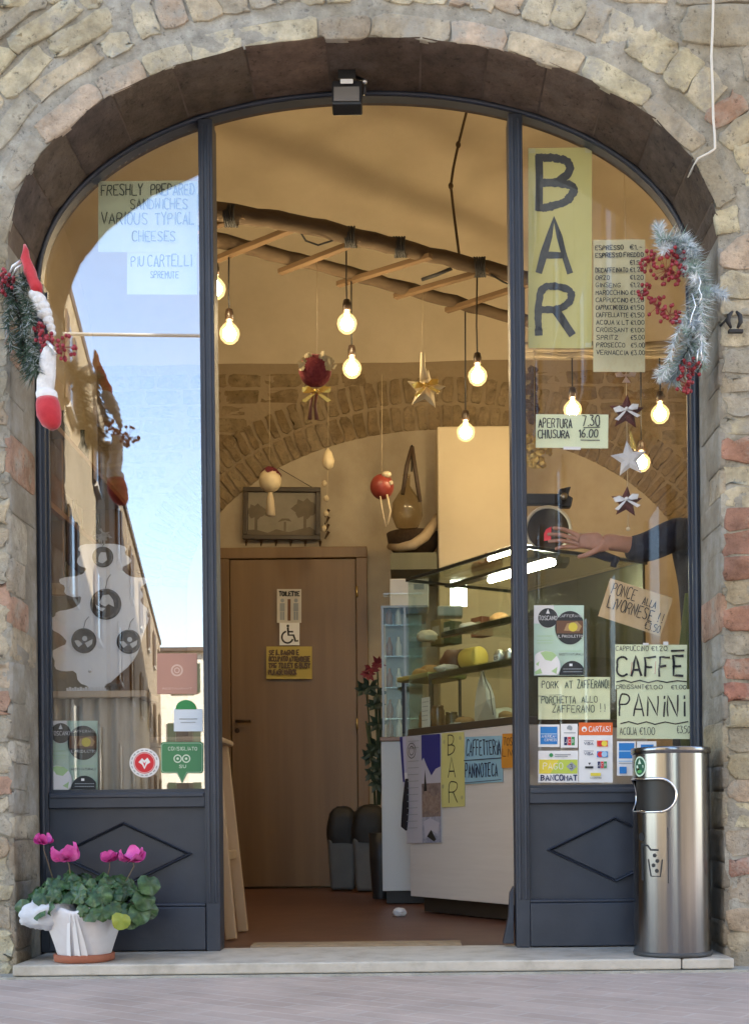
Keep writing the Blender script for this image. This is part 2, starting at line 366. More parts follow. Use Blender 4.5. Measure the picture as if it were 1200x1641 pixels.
# uneven pointing mortar that laps over the lower bricks, laid in rings that follow the arch
mb = MB(); offs = [0]; stp = .013
while offs[-1] < 2.6: offs.append(offs[-1]+stp); stp = .013 if offs[-1] < .75 else min(stp*1.12, .1)
def dense_path(o): 
    return [(AX-AA-o, -.1+(AZ+.1)*i/160) for i in range(160)]+[arch_pt(math.pi-math.pi*i/150, o) for i in range(151)]+[(AX+AA+o, -.1+(AZ+.1)*i/160) for i in range(159, -1, -1)]
vs_ = []; K_ = 0
for o in offs:
    P = dense_path(o); K_ = len(P)
    for x, z in P:
        n1 = noise.noise(V(x*9, z*9, 1)); n2 = noise.noise(V(x*27, z*27, 5)); n3 = noise.noise(V(x*3, z*3, 9))
        vs_.append(V(x, FY+.0035-.0065*n1-.0035*n2-.004*n3+(.004 if o == 0 else 0), z))
mb.add(vs_, [(j*K_+i, j*K_+i+1, (j+1)*K_+i+1, (j+1)*K_+i) for j in range(len(offs)-1) for i in range(K_-1)], 0, True)
mb.build('mortar_bed', brick_mat('wall mortar', [(.37, .355, .305), (.37, .355, .305)], (.28, .265, .22), .9), shop, fix=False)
# brick work
M_BRICK = brick_mat('old yellow brick', [(.51, .46, .33), (.45, .405, .29), (.49, .44, .32), (.39, .36, .285), (.52, .475, .335), (.42, .37, .28), (.47, .38, .29), (.37, .34, .275), (.52, .465, .34), (.49, .42, .30)], (.36, .345, .30), .95)
M_RBRICK = brick_mat('old red brick', [(.37, .185, .14), (.33, .19, .145), (.39, .22, .16)], (.40, .37, .32), .75)
M_GBRICK = brick_mat('worn grey brown brick', [(.40, .34, .25), (.43, .38, .29), (.36, .31, .24), (.42, .34, .25), (.40, .26, .19), (.38, .35, .29)], (.38, .36, .31), .8)
def brick(mb, outline, nrm, c, lift, mat, depth=.016):
    """one worn brick: rounded outline (2-D pts already in space), raised along nrm from the mortar"""
    n = len(outline); cen = sum(outline, V(0, 0, 0))/n; rings = []
    tilt = R.uniform(-.15, .15), R.uniform(-.15, .15)
    for sc_, d in ((1.0, -depth), (.992, lift*.55), (.955, lift*.98), (.6, lift*1.04)):
        rings.append([cen+(p-cen)*sc_+nrm*(d+(R.uniform(-.0015, .0015) if d > 0 else 0)+((p-cen).x*tilt[0]+(p-cen).z*tilt[1])*.12*(d > 0)) for p in outline])
    vs_ = [p for r in rings for p in r]; k = len(rings)
    fs = [(i*n+j, i*n+(j+1) % n, (i+1)*n+(j+1) % n, (i+1)*n+j) for i in range(k-1) for j in range(n)]
    fs.append(tuple((k-1)*n+j for j in range(n)))
    mb.add(vs_, fs, mat, True)
def outline2(cx, cz, ux, uz, wd, ht, jit=.006):
    jit *= 1.3
    """rounded, uneven rectangle about (cx, cz) with u axis (ux, uz)"""
    vx, vz = -uz, ux; out = []
    base = [(-.5, -.36), (-.47, -.47), (-.34, -.5), (0, -.51), (.34, -.5), (.47, -.47), (.5, -.36), (.505, 0), (.5, .36), (.47, .47), (.34, .5), (0, .51), (-.34, .5), (-.47, .47), (-.5, .36), (-.505, 0)]
    sk = R.uniform(-.10, .10)
    for a, b in base:
        e = a*wd+b*ht*sk+R.uniform(-jit, jit); f = b*ht*(1+a*sk)+R.uniform(-jit, jit)*.7
        out.append((cx+ux*e+vx*f, cz+uz*e+vz*f))
    return out
def in_zone(x, z):
    """how deep a point lies inside the opening and its arch rings: <1 inside"""
    if z < AZ:
        ex = .0
        return abs(x-AX)/(AA+ex)
    o = .262 if x > -.62 else .40
    o *= min(1, (z-AZ)/.10)
    return ((abs(x-AX)/(AA+o))**AN+((z-AZ)/(AB+o))**AN)**(1/AN)
mb = MB(); DN = V(0, -1, 0)
def lay(pts, mat, lift=None):
    q = [V(x, FY, z) for x, z in pts]
    brick(mb, q, DN, 0, lift if lift is not None else R.uniform(.0, .005), mat)
def arc_walk(o, t0, t1, lens):
    """walk along the offset arch from t0 to t1 (degrees) yielding (x, z, tangent, length)"""
    K = 400; P = [arch_pt(rad(t0+(t1-t0)*i/K), o) for i in range(K+1)]
    S = [0]
    for a, b in zip(P, P[1:]): S.append(S[-1]+math.hypot(b[0]-a[0], b[1]-a[1]))
    s = 0; i = 0
    while s < S[-1]-.03:
        L_ = lens(); e = min(s+L_, S[-1]); m_ = (s+e)/2
        while S[i+1] < m_ and i < K-1: i += 1
        t = V(P[i+1][0]-P[i][0], 0, P[i+1][1]-P[i][1]).normalized()
        yield P[i][0], P[i][1], t, e-s
        s = e
for x, z, t, L_ in arc_walk(.036, 178, 2, lambda: R.uniform(.15, .27)):           # ring of bricks laid along the arch
    lay(outline2(x, z, t.x, t.z, L_-.007, .074, .006), 0 if R.random() < .9 else 2, R.uniform(.001, .005))
for x, z, t, L_ in arc_walk(.19, 122, 4, lambda: R.uniform(.075, .115)):             # ring of upright voussoirs
    lay(outline2(x, z, t.x, t.z, L_-.004, R.uniform(.11, .145), .008), 0 if R.random() < .9 else 2)
for o in (.15, .235, .32, .40):                                                      # tangential courses on the left haunch
    for x, z, t, L_ in arc_walk(o, 172, 124, lambda: R.uniform(.16, .30)):
        lay(outline2(x, z, t.x, t.z, L_-.012, R.uniform(.058, .076), .008), 0)
redz = [W(1165, y, 4.2).z for y in (727, 882, 912, 986, 1060, 1112, 1375, 720)]
for side in (-1, 1):
    z = -.09
    while z < 4.3:
        big = side > 0 and z > 2.25
        h = R.uniform(.10, .16) if big else R.uniform(.062, .105)
        if side > 0 and .45 < z < 1.8: h = R.uniform(.068, .088)
        zc = z+h/2; red = side > 0 and any(abs(zc-q) < .034 for q in redz[:7])
        x = 0 if zc > AZ else AA
        x += R.uniform(-.05, .0) if zc > AZ else (R.uniform(0, .012) if not red else 0)
        while x < 3.3:
            L_ = R.uniform(.2, .36) if big else R.uniform(.13, .27)
            cx = side*(x+L_/2)+AX; pts = outline2(cx, zc, 1, R.uniform(-.03, .03), L_-.009, h-.009, .010)
            qs = [in_zone(a, b) for a, b in pts]
            if min(qs) > 3: pass
            inside = sum(q < 1 for q in qs)
            if inside < 9:
                o2 = []
                for (a, b), q in zip(pts, qs):
                    if q < 1:
                        if b < AZ: a = AX+side*(AA+R.uniform(0, .006))
                        else: k = 1/q*1.004; a = AX+(a-AX)*k; b = AZ+(b-AZ)*k
                    o2.append((a, b))
                red_here = red and x < 1.6
                m_ = 1 if red_here or (R.random() < .015) else (2 if (side < 0 and zc < 2.0 and R.random() < .75) or (side > 0 and zc < .42) else 0)
                lay(o2, m_, R.uniform(-.001, .005))
            x += L_
        z += h
mb.build('brickwork', [M_BRICK, M_RBRICK, M_GBRICK], shop, fix=False)

# reveal of the arch: stained dark under the vault, worn plaster and brick on the jambs
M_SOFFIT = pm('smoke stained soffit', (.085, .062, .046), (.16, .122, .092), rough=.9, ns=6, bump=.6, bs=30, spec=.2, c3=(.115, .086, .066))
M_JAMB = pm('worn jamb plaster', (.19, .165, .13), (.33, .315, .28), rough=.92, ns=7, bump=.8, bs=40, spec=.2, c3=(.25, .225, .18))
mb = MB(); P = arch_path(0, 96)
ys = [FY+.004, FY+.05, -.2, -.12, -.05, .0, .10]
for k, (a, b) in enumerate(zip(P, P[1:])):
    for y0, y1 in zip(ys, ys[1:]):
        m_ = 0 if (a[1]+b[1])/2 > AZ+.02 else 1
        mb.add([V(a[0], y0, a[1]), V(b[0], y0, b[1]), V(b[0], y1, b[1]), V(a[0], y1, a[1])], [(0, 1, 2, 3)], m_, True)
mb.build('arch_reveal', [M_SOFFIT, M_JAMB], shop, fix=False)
# blocks of the reveal
mb = MB()
def reveal_block(p0, p1, y0, y1, mat, lift):
    """block on the reveal between path points p0, p1 (x, z) and depths y0, y1"""
    t = V(p1[0]-p0[0], 0, p1[1]-p0[1]); nrm = V(t.z, 0, -t.x).normalized()
    mid = V((p0[0]+p1[0])/2, (y0+y1)/2, (p0[1]+p1[1])/2)
    if nrm.dot(V(AX, mid.y, AZ-.5)-mid) < 0: nrm = -nrm
    out = []
    for a, b in [(-.5, -.4), (-.46, -.48), (-.36, -.5), (0, -.5), (.36, -.5), (.46, -.48), (.5, -.4), (.5, 0), (.5, .4), (.46, .48), (.36, .5), (0, .5), (-.36, .5), (-.46, .48), (-.5, .4), (-.5, 0)]:
        out.append(mid+t*(a*.97)+V(0, (y1-y0)*b*.97, 0)+t.normalized()*R.uniform(-.004, .004))
    brick(mb, out, nrm, 0, lift, mat)
S_, k = [], 0
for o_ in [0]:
    K = 300; t_ = 172
    while t_ > 8:
        d = R.uniform(10, 15); e = max(t_-d, 7)
        # follow the curve with short chords so the block hugs the arch
        a, b = arch_pt(rad(t_), -.001), arch_pt(rad(e), -.001)
        n_ = 4
        reveal_pts = [arch_pt(rad(t_+(e-t_)*i/n_), 0) for i in range(n_+1)]
        vs_, fs = [], []
        for yy, lf in ((FY-.004, .000), (FY+.006, .007), (-.006, .007)):
            for i, (x, z) in enumerate(reveal_pts):
                dx, dz = AX-x, (AZ-.35)-z; L_ = math.hypot(dx, dz); ii = .006 if i in (0, n_) else 0
                q = lf-ii+R.uniform(-.0012, .0012); vs_.append(V(x+dx/L_*q, yy, z+dz/L_*q))
        m_ = n_+1
        fs = [(r*m_+i, r*m_+i+1, (r+1)*m_+i+1, (r+1)*m_+i) for r in range(2) for i in range(n_)]
        mb.add(vs_, fs, 0, True); t_ = e-.35
for side in (-1, 1):
    z = -.05
    while z < AZ-.02:
        h = R.uniform(.075, .15); x = AX+side*AA
        reveal_block((x, z), (x, min(z+h, AZ)), FY-.002, R.uniform(-.16, -.10) if R.random() < .5 else -.02, 2 if R.random() < (.15 if side > 0 else .5) else 1, R.uniform(.001, .006))
        z += h
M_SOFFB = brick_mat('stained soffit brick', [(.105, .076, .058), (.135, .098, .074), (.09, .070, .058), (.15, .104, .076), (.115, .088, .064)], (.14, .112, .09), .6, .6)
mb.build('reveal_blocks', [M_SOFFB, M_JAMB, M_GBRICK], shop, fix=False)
# the bulk of the house round and above the room
M_STUCCO = pm('old house stucco', (.36, .31, .22), (.45, .40, .30), rough=.95, ns=2, bump=.4, bs=20)
mb = MB()
mb.box(-7, 7, .12, 12, 4.75, ZT); mb.box(-7, -2.25, .12, 12, -.1, 4.74); mb.box(2.45, 7, .12, 12, -.1, 4.74); mb.box(-2.24, 2.44, 4.32, 12, -.1, 4.74)
mb.build('house_bulk', M_STUCCO, shop)
mb = MB(); mb.box(-7.2, 7.2, -.95, 12.2, ZT, ZT+.18); mb.build('roof', pm('roof tiles', (.30, .15, .09), (.40, .24, .15), ns=5, bump=.6, bs=15), shop)

# ---- room: floor, walls, vault
XL, XR, YB = -1.95, 2.2, 4.10
M_FLOOR = pm('terracotta floor', (.10, .040, .025), (.145, .064, .040), rough=.42, ns=5, bump=.12, bs=18, c3=(.12, .050, .031))
mb = MB(); mb.add([V(-2.3, .0, -.004), V(2.5, .0, -.004), V(2.5, 4.4, -.004), V(-2.3, 4.4, -.004)], [(0, 1, 2, 3)])
tag(mb.build('floor', M_FLOOR), 'dark terracotta floor of the bar', 'floor', kind='structure')
mb = MB(); wall_face(mb, .10, XL-.2, XR+.2, -.02, 4.7)
mb.build('inner_front_wall', M_PLASTER, shop)
mb = MB()
for i in range(12):
    pass
def vz(y): return 3.45+.95*math.sqrt(max(0, 1-((y-1.4)/2.72)**2))
ys = [.1+4.0*i/40 for i in range(41)]
NX = 24
vs_ = []
for y in ys:
    for i in range(NX+1):
        x = XL-.1+(XR-XL+.2)*i/NX; vs_.append(V(x, y, vz(y)+.025*noise.noise(V(x*1.3, y*1.1, 3))))
mb.add(vs_, [(j*(NX+1)+i, j*(NX+1)+i+1, (j+1)*(NX+1)+i+1, (j+1)*(NX+1)+i) for j in range(40) for i in range(NX)], 0, True)
mb.build('vault', M_PLASTER, shop, fix=False)
for a_, b_ in ((XL-.1, XL), (XR, XR+.1)): mb = MB(); mb.box(a_, b_, .1, YB, -.02, 4.6); mb.build('side_wall', M_PLASTER, shop)
# back wall: dim stone and brick with a blind arch filled in plaster
M_DBRICK = brick_mat('interior brown brick', [(.27, .21, .135), (.255, .195, .125), (.28, .22, .14), (.26, .205, .13), (.275, .215, .14)], (.28, .22, .145), .95, .4)
M_BACK = pm('brown rubble wall', (.28, .22, .14), (.31, .245, .16), rough=.95, ns=5, bump=.9, bs=22, c3=(.295, .23, .15))
mb = MB(); mb.box(XL-.1, XR+.1, YB, YB+.1, -.02, 4.6)
mb.build('back_wall', M_BACK, shop)
BX, BA, BS, BB = CAMX+.25, 1.72, 2.0, 1.10       # blind arch
mb = MB(); P = [(BX-BA, -.01)]+[(BX+BA*math.cos(math.pi-math.pi*i/40), BS+BB*math.sin(math.pi*i/40)) for i in range(41)]+[(BX+BA, -.01)]
mb.prism([V(x, YB-.012, z) for x, z in P], V(0, .02, 0)); mb.build('blind_arch_plaster', pm('greyish plaster', (.36, .30, .22), (.46, .40, .30), rough=.95, ns=3, bump=.3, bs=9), shop)
mb = MB()
for ring in (0, 1):
    t = 178.0
    while t > 2:
        d = R.uniform(2.3, 3.0); m_ = rad(t-d/2); rr = .085+.19*ring
        x, z = BX+(BA+rr)*math.cos(m_), BS+(BB+rr)*math.sin(m_); tx, tz = math.sin(m_)*BA, -math.cos(m_)*BB; l_ = math.hypot(tx, tz)
        brick(mb, [V(a, YB-.012, b) for a, b in outline2(x, z, tx/l_, tz/l_, rad(d)*l_*.97-.012, .165, .005)], DN, 0, R.uniform(.0, .003), 0, .014); t -= d
z = 2.1
while z < 3.5:
    h = R.uniform(.08, .12); x = XL
    while x < XR:
        L_ = R.uniform(.18, .34); cx, cz = x+L_/2, z+h/2
        if ((cx-BX)/(BA+.36))**2+(max(0, cz-BS)/(BB+.36))**2 > 1.04:
            brick(mb, [V(a, YB, b) for a, b in outline2(cx, cz, 1, 0, L_-.02, h-.02, .007)], DN, 0, R.uniform(.0, .004), 0, .014)
        x += L_
    z += h
mb.build('blind_arch_brick', M_DBRICK, shop, fix=False)
mb = MB(); a = W(700, 683, 8.1); b = W(838, 683, 8.1); mb.box(a.x, b.x, 8.1+CAMY, YB, -.01, a.z)
mb.build('chimney_breast', pm('cream plaster', (.52, .44, .31), (.58, .50, .36), rough=.9, ns=2, bump=.15, bs=8), shop, bevel=.012)

# ---- doorstep
M_STEP = pm('travertine', (.36, .325, .265), (.54, .50, .43), rough=.6, ns=9, bump=.35, bs=50, c3=(.48, .445, .38))
a, b = W(20, 1545, 4.1).x, W(1176, 1530, 4.1).x; j = W(1092, 1535, 4.1).x
mb = MB(); mb.box(a, j-.0015, -.40, .09, -.036, .0); mb.box(j+.0015, b, -.40, .09, -.035, -.001)
st = mb.build('doorstep', M_STEP, bevel=.006, seg=3); tag(st, 'pale stone doorstep slab under the shop front', 'doorstep')
mb = MB(); mb.box(-1.5, 1.5, -.405, .0, -.10, -.038); mb.build('mortar_joint', M_MORTAR, st)

# ---- the blue grey shop front
front = thing('storefront', 'blue grey painted door frame with two glazed side panels and diamond kick panels', 'shop front', (0, 0, 0))
FW = .022
mb = MB(); A = arch_path(-.002, 96, 0.0); B = arch_path(-FW, 96, 0.0)
vs_ = []
for (p, q) in zip(A, B): vs_ += [V(p[0], -.0, p[1]), V(q[0], -.0, q[1]), V(q[0], .045, q[1]), V(p[0], .045, p[1])]
n_ = len(A); fs = []
for i in range(n_-1):
    for k in range(4): fs.append((i*4+k, i*4+(k+1) % 4, i*4+4+(k+1) % 4, i*4+4+k))
mb.add(vs_, fs, 0, False)
# a rounded bead along the front of the frame
mb.tube([V(x, -.004, z) for x, z in arch_path(-.014, 96, .2)], .008, 6)
mb.build('arch_frame', M_PAINT, front)
for a_, b_ in ((-1.183, -1.151), (1.147, 1.175)): mb = MB(); mb.box(a_, b_, -.003, .07, .0, AZ+.02); mb.build('stile', M_PAINT, front, bevel=.002)
PLX0, PLX1, PRX0, PRX1 = -.594, -.543, .507, .557
for x0, x1, s_ in ((PLX0, PLX1, 1), (PRX0, PRX1, -1)):
    mb = MB(); zt = min(arch_z(x0, -.02), arch_z(x1, -.02))
    mb.box(x0, x1, -.012, .085, 0, zt)
    mb.box((x0+x1)/2-.016, (x0+x1)/2-.006, -.019, -.0125, .17, zt-.02); mb.box((x0+x1)/2+.006, (x0+x1)/2+.016, -.019, -.0125, .17, zt-.02)
    mb.build('post', M_PAINT, front, bevel=.003)
    xe = x1 if s_ > 0 else x0                    # door leaf folded back behind the post, just its edge in view
    mb = MB(); mb.box(min(xe, xe+s_*.016), max(xe, xe+s_*.016), .02, .60 if s_ < 0 else .50, .02, 1.2 if s_ > 0 else .62); 
zr0, zr1 = .512, .566
for x0, x1, cx in ((-1.150, PLX0, W(197, 1367, 4.5).x), (PRX1, 1.146, W(986, 1360, 4.5).x)):
    mb = MB(); mb.box(x0, x1, -.006, .07, zr0, zr1); mb.box(x0+.004, x1-.004, -.012, -.0065, zr1-.018, zr1-.004); mb.build('rail', M_PAINT, front, bevel=.003)
    mb = MB(); mb.box(x0-.02, x1-.001, .016, .06, .15, zr0); mb.build('kick_panel', M_PAINT, front)
    mb = MB(); mb.box(x0, x1-.001, -.02, .07, .004, .158); mb.box(x0, x1-.001, -.014, .05, .1585, .170); mb.build('plinth', M_PAINT, front, bevel=.004)
    zc, hw, hh = .345, .248, .118
    mb = MB(); vs_ = []
    for k_, y_ in ((1.0, .0165), (.985, .006), (.965, .003), (.945, .006), (.915, .012), (.90, .009), (.885, .0165)):
        vs_ += [V(cx-hw*k_, y_, zc), V(cx, y_, zc+hh*k_), V(cx+hw*k_, y_, zc), V(cx, y_, zc-hh*k_)]
    mb.add(vs_, [(i*4+j, i*4+(j+1) % 4, i*4+4+(j+1) % 4, i*4+4+j) for i in range(6) for j in range(4)])
    mb.build('diamond_moulding', M_PAINT, front)
    # glass with a thin bead
    xs = [x0+(x1-x0)*i/24 for i in range(25)]
    top = [V(x, .038, arch_z(x, -FW)) for x in xs]
    mb = MB(); mb.prism([V(x0, .038, zr1), V(x1, .038, zr1)]+top[::-1], V(0, .006, 0)); mb.build('glass_pane', M_GLASS if x0 < 0 else M_GLASS2, front)
    mb = MB(); mb.box(x0, x0+.006, .024, .037, zr1, AZ); mb.box(x1-.006, x1, .024, .037, zr1, AZ); mb.box(x0+.0065, x1-.0065, .024, .037, zr1, zr1+.012)
    mb.build('glazing_bead', M_PAINT, front)
mb = MB(); q = [W(806, 1512, 4.52), W(823, 1512, 4.52), W(823, 1420, 4.52), W(817, 1432, 4.52), W(815, 1470, 4.52)]
mb.prism(q, V(0, .05, 0)); mb.build('post_foot', M_PAINT, front, bevel=.002)

# ---- across the street (seen in the left pane's reflection); they also bound the square
def street_house(name, label, x0, y0, x1, y1, h, depth, wall, n_win, roofover=.5, shut=None, storeys=3, side=1):
    """terraced house with its front from (x0, y0) to (x1, y1); depth to the given side"""
    t = thing(name, label, 'house', (x0, y0, 0)); a, b = V(x0, y0, -.06), V(x1, y1, -.06); d = (b-a).normalized(); n = V(d.y, -d.x, 0)*side
    L_ = (b-a).length; mb = MB(); mb.obox((a+b)/2-n*depth/2+V(0, 0, h/2), d*L_/2, n*depth/2, V(0, 0, h/2)); mb.build('wall', wall, t)
    mb = MB(); mb.obox((a+b)/2-n*(depth/2-roofover/2)+V(0, 0, h+.08), d*(L_/2+.15), n*(depth/2+roofover/2), V(0, 0, .1)); mb.build('roof', pm('dark eaves', (.07, .05, .04), (.11, .08, .06), ns=6), t)
    for s in range(storeys):
        for i in range(n_win):
            c = a+d*L_*(i+.5)/n_win+V(0, 0, h*(s+.55)/storeys)+n*.03
            mb = MB(); mb.obox(c, d*.45, n*.02, V(0, 0, .75)); wn = mb.build('window', pm('dark window', (.03, .035, .04), rough=.15), t)
            mb = MB(); mb.obox(c-V(0, 0, .8), d*.6, n*.07, V(0, 0, .05)); mb.build('sill', M_STEP, wn)
            if shut:
                for q in (-1, 1):
                    mb = MB(); mb.obox(c+d*q*.68+n*.03, d*.21, n*.02, V(0, 0, .78)); mb.build('shutter', shut, t)
    return t
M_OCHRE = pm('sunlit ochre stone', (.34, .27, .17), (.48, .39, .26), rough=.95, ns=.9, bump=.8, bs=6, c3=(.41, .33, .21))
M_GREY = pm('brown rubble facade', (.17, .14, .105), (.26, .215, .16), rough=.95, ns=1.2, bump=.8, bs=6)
M_OCHRE2 = pm('darkened ochre stone', (.24, .18, .11), (.37, .29, .19), rough=.95, ns=1.1, bump=.8, bs=6)  # ochre darkened to dim this facade in the left pane's reflection
M_PALE = pm('pale plaster facade', (.74, .68, .56), (.80, .74, .62), rough=.95, ns=.6)
def mir(px, Z): X0 = -2.5-.155*Z; return CAMX+X0, -(Z+CAMY)
p0, p1, p2 = mir(0, 15), mir(0, 31), mir(0, 66)
SHU = pm('brown shutter', (.08, .05, .03))
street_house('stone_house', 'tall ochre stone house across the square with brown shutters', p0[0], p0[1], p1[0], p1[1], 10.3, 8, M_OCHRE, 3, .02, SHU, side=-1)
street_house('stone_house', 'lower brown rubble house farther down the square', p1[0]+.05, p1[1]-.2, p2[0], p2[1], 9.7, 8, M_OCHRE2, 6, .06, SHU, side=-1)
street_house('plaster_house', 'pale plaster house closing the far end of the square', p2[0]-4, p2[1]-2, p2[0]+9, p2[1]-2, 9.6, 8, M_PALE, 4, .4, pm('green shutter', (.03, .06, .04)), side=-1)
street_house('stone_house', 'shaded brown stone house beside the square facing the ochre one', CAMX+2.3, -5.5, CAMX+2.7, -15, 14, 9, M_GREY, 3, .4, SHU, side=1)  # unseen directly; height raised so its shadow covers the lower ochre facade
street_house('stone_house', 'unseen brown stone house made tall to shade the facades across the square', CAMX+2.72, -15.2, CAMX+3.8, -46, 19, 9, M_GREY, 6, .4, SHU, storeys=5, side=1)  # unseen house, height set to cast shade and keep sky off the right pane
mb = MB(); mb.tube([V(-5.55, -15.6, 8.25), V(-2.0, -15.6, 8.17), V(2.45, -15.6, 8.25)], .03, 6)
tag(mb.build('overhead_cable', pm('white cable', (.8, .8, .78), rough=.5)), 'white cable strung across the square between two houses', 'cable')
# ================================================================ things outside
# ---- floodlight under the crown of the arch
t = thing('floodlight', 'small black floodlight under the crown of the stone arch', 'floodlight', W(557, 150, 4.36))
Zf = 4.36; c = W(556, 152, Zf); fw = .052
mb = MB(); mb.obox(c+V(0, .02, 0), V(fw, 0, 0), V(0, .028, -.006), V(0, .008, .046)); mb.build('housing', M_DARK, t, bevel=.006)
mb = MB(); mb.obox(c+V(-.001, -.012, -.004), V(fw*.84, 0, 0), V(0, .002, 0), V(0, .0065, .028)); mb.build('lens', pm('floodlight lens', (.16, .15, .14), rough=.15, coat=1), t)
mb = MB(); mb.box(c.x-.022, c.x+.022, c.y-.018, c.y-.012, c.z+.030, c.z+.046); mb.build('housing_glint', M_WHITE, t, bevel=.003)  # white block standing in for the bright reflection on the housing top
mb = MB(); mb.box(c.x-.03, c.x+.03, c.y+.0, c.y+.06, c.z+.058, 3.05); mb.tube([V(c.x+fw+.006, c.y+.02, c.z+.01), V(c.x+fw+.012, c.y+.02, c.z+.06), V(c.x+.02, c.y+.03, 3.045)], .006); mb.build('bracket', M_DARK, t)
mb = MB(); mb.ell(c+V(fw+.01, .0, .045), .009, .009, .009); mb.build('screw', M_STEEL, t)

# ---- cable on the wall
mb = MB(); P = [W(1152, -1400, 4.17), W(1150, -700, 4.17), W(1145, -90, 4.17), W(1142, 0, 4.17), W(1139, 90, 4.17), W(1142, 190, 4.17), W(1145, 238, 4.17), W(1134, 246, 4.175), W(1118, 254, 4.185), W(1108, 272, 4.22), W(1098, 296, 4.36), W(1086, 322, 4.48)]
q = []
for a, b in zip(P, P[1:]): q += [a, a.lerp(b, .5)+V(R.uniform(-.0015, .0015), 0, 0)]
mb.tube(q+[P[-1]], .0042, 6); tag(mb.build('cable', pm('cream cable', (.62, .58, .5), rough=.5)), 'cream electric cable running down the brick wall to the arch', 'cable')
# ---- iron wall fitting beside the wreath
t = thing('wall_hook', 'small iron fitting with two curved jaws on the brick wall', 'wall hook', W(1176, 520, 4.19))
mb = MB()
for s_ in (-1, 1):
    mb.tube([W(1176+s_*3, 499, 4.175), W(1176+s_*9, 506, 4.17), W(1176+s_*10, 516, 4.17), W(1176+s_*5, 526, 4.175)], [.004, .008, .008, .004], 8)
mb.build('jaw', M_DIM, t)
mb = MB(); mb.bar(W(1166, 531, 4.18), W(1190, 531, 4.18), .016, .012); mb.build('plate', M_DIM, t, bevel=.003)
mb = MB(); mb.tube([W(1164, 511, 4.175), W(1153, 523, 4.19)], .004); mb.build('pin', M_DIM, t)

# ---- stainless ashtray bin
BZ = 4.23; bc = W(1077, 1521, BZ); bc.z = 0; BR_, BH = .1265, W(1072, 1199, BZ).z
M_BIN = pm('brushed stainless steel', (.20, .20, .205), (.26, .26, .265), rough=.2, metal=1, ns=60, stretch=(1, 1, .02), bump=.02, bs=160)
t = thing('litter_bin', 'tall cylindrical stainless steel litter bin with a side opening, on the doorstep', 'litter bin', bc)
ZO0, ZO1 = W(1060, 1301, BZ).z, W(1060, 1249, BZ).z; zo, ro = (ZO0+ZO1)/2, (ZO1-ZO0)/2
TH0, TH1 = rad(-128), rad(-4)                       # angular span of the opening (0 faces the street)
def cyl(th, z, r=BR_): return bc+V(r*math.sin(th), -r*math.cos(th), z)
def in_open(th, z):
    s0, s1 = (TH0*BR_+ro), (TH1*BR_-ro); s = th*BR_; d = max(s0-s, 0, s-s1); return d*d+(z-zo)**2 < ro*ro
NT, NZ = 180, 150; mb = MB(); vs_ = []; fs = []
for j in range(NZ+1):
    for i in range(NT): vs_.append(cyl(2*math.pi*i/NT-math.pi, .012+(BH-.012)*j/NZ))
for j in range(NZ):
    zc = .012+(BH-.012)*(j+.5)/NZ
    for i in range(NT):
        if not in_open(2*math.pi*(i+.5)/NT-math.pi, zc): fs.append((j*NT+i, j*NT+(i+1) % NT, (j+1)*NT+(i+1) % NT, (j+1)*NT+i))
mb.add(vs_, fs, 0, True); mb.build('body', M_BIN, t, fix=False)
mb = MB(); rim = []
s0, s1 = TH0*BR_+ro, TH1*BR_-ro
for i in range(13): a = rad(-90+180*i/12); rim.append(((s1+ro*math.cos(a))/BR_, zo+ro*math.sin(a)))
for i in range(1, 12): rim.append(((s1+(s0-s1)*i/12)/BR_, zo+ro))
for i in range(13): a = rad(90+180*i/12); rim.append(((s0+ro*math.cos(a))/BR_, zo+ro*math.sin(a)))
for i in range(1, 12): rim.append(((s0+(s1-s0)*i/12)/BR_, zo-ro))
rp = [cyl(a, b, BR_+.001) for a, b in rim]; mb.tube(rp+[rp[0], rp[1]], .0042, 8); mb.build('opening_rim', pm('polished steel', (.75, .75, .75), rough=.12, metal=1), t)
mb = MB(); mb.lathe([(BR_-.012, .03), (BR_-.012, BH-.03)], bc, 48, caps=False); mb.lathe([(BR_-.012, .03), (.001, .03)], bc, 48, caps=False); mb.build('liner', pm('bin liner', (.028, .025, .022), rough=.45, metal=.3), t, fix=False)
mb = MB(); mb.lathe([(BR_+.001, BH-.022), (BR_+.005, BH-.018), (BR_+.005, BH-.004), (BR_+.003, BH), (BR_-.008, BH+.001), (BR_-.012, BH-.012), (.0, BH-.016)], bc, 72, caps=False)
mb.build('ashtray_lid', M_BIN, t)
mb = MB(); mb.lathe([(BR_-.003, 0), (BR_+.003, .001), (BR_+.004, .008), (BR_+.001, .016), (BR_-.004, .017)], bc, 72); mb.build('base_ring', pm('dark rubber', (.05, .05, .05), rough=.5), t)
class CylSheet(Sheet):
    def __init__(s, th0, th1, z0, z1): s.t = (th0, th1, z0, z1); s.w = (th1-th0)*BR_; s.h = z1-z0; s.k = 0
    def at(s, u, v, lift=0): return cyl(s.t[0]+(s.t[1]-s.t[0])*u, s.t[2]+(s.t[3]-s.t[2])*v, BR_+.0004+lift*.5)
cs = CylSheet(rad(-70), rad(-17), W(1040, 1415, BZ-.1).z, W(1040, 1327, BZ-.1).z); mb = MB()
cs.stroke(mb, [(0, 0), (1, 0), (1, 1), (0, 1)], .003, 0, True)
cs.stroke(mb, [(.2, .06), (.2, .66)], .011); cs.stroke(mb, [(.16, .7), (.40, .68), (.50, .60), (.72, .60)], .006); cs.disc(mb, .17, .84, .12)
cs.stroke(mb, [(.42, .42), (.50, .12), (.78, .12), (.84, .42)], .0045)
for u, v in ((.62, .50), (.70, .40), (.58, .32), (.68, .22)): cs.disc(mb, u, v, .055)
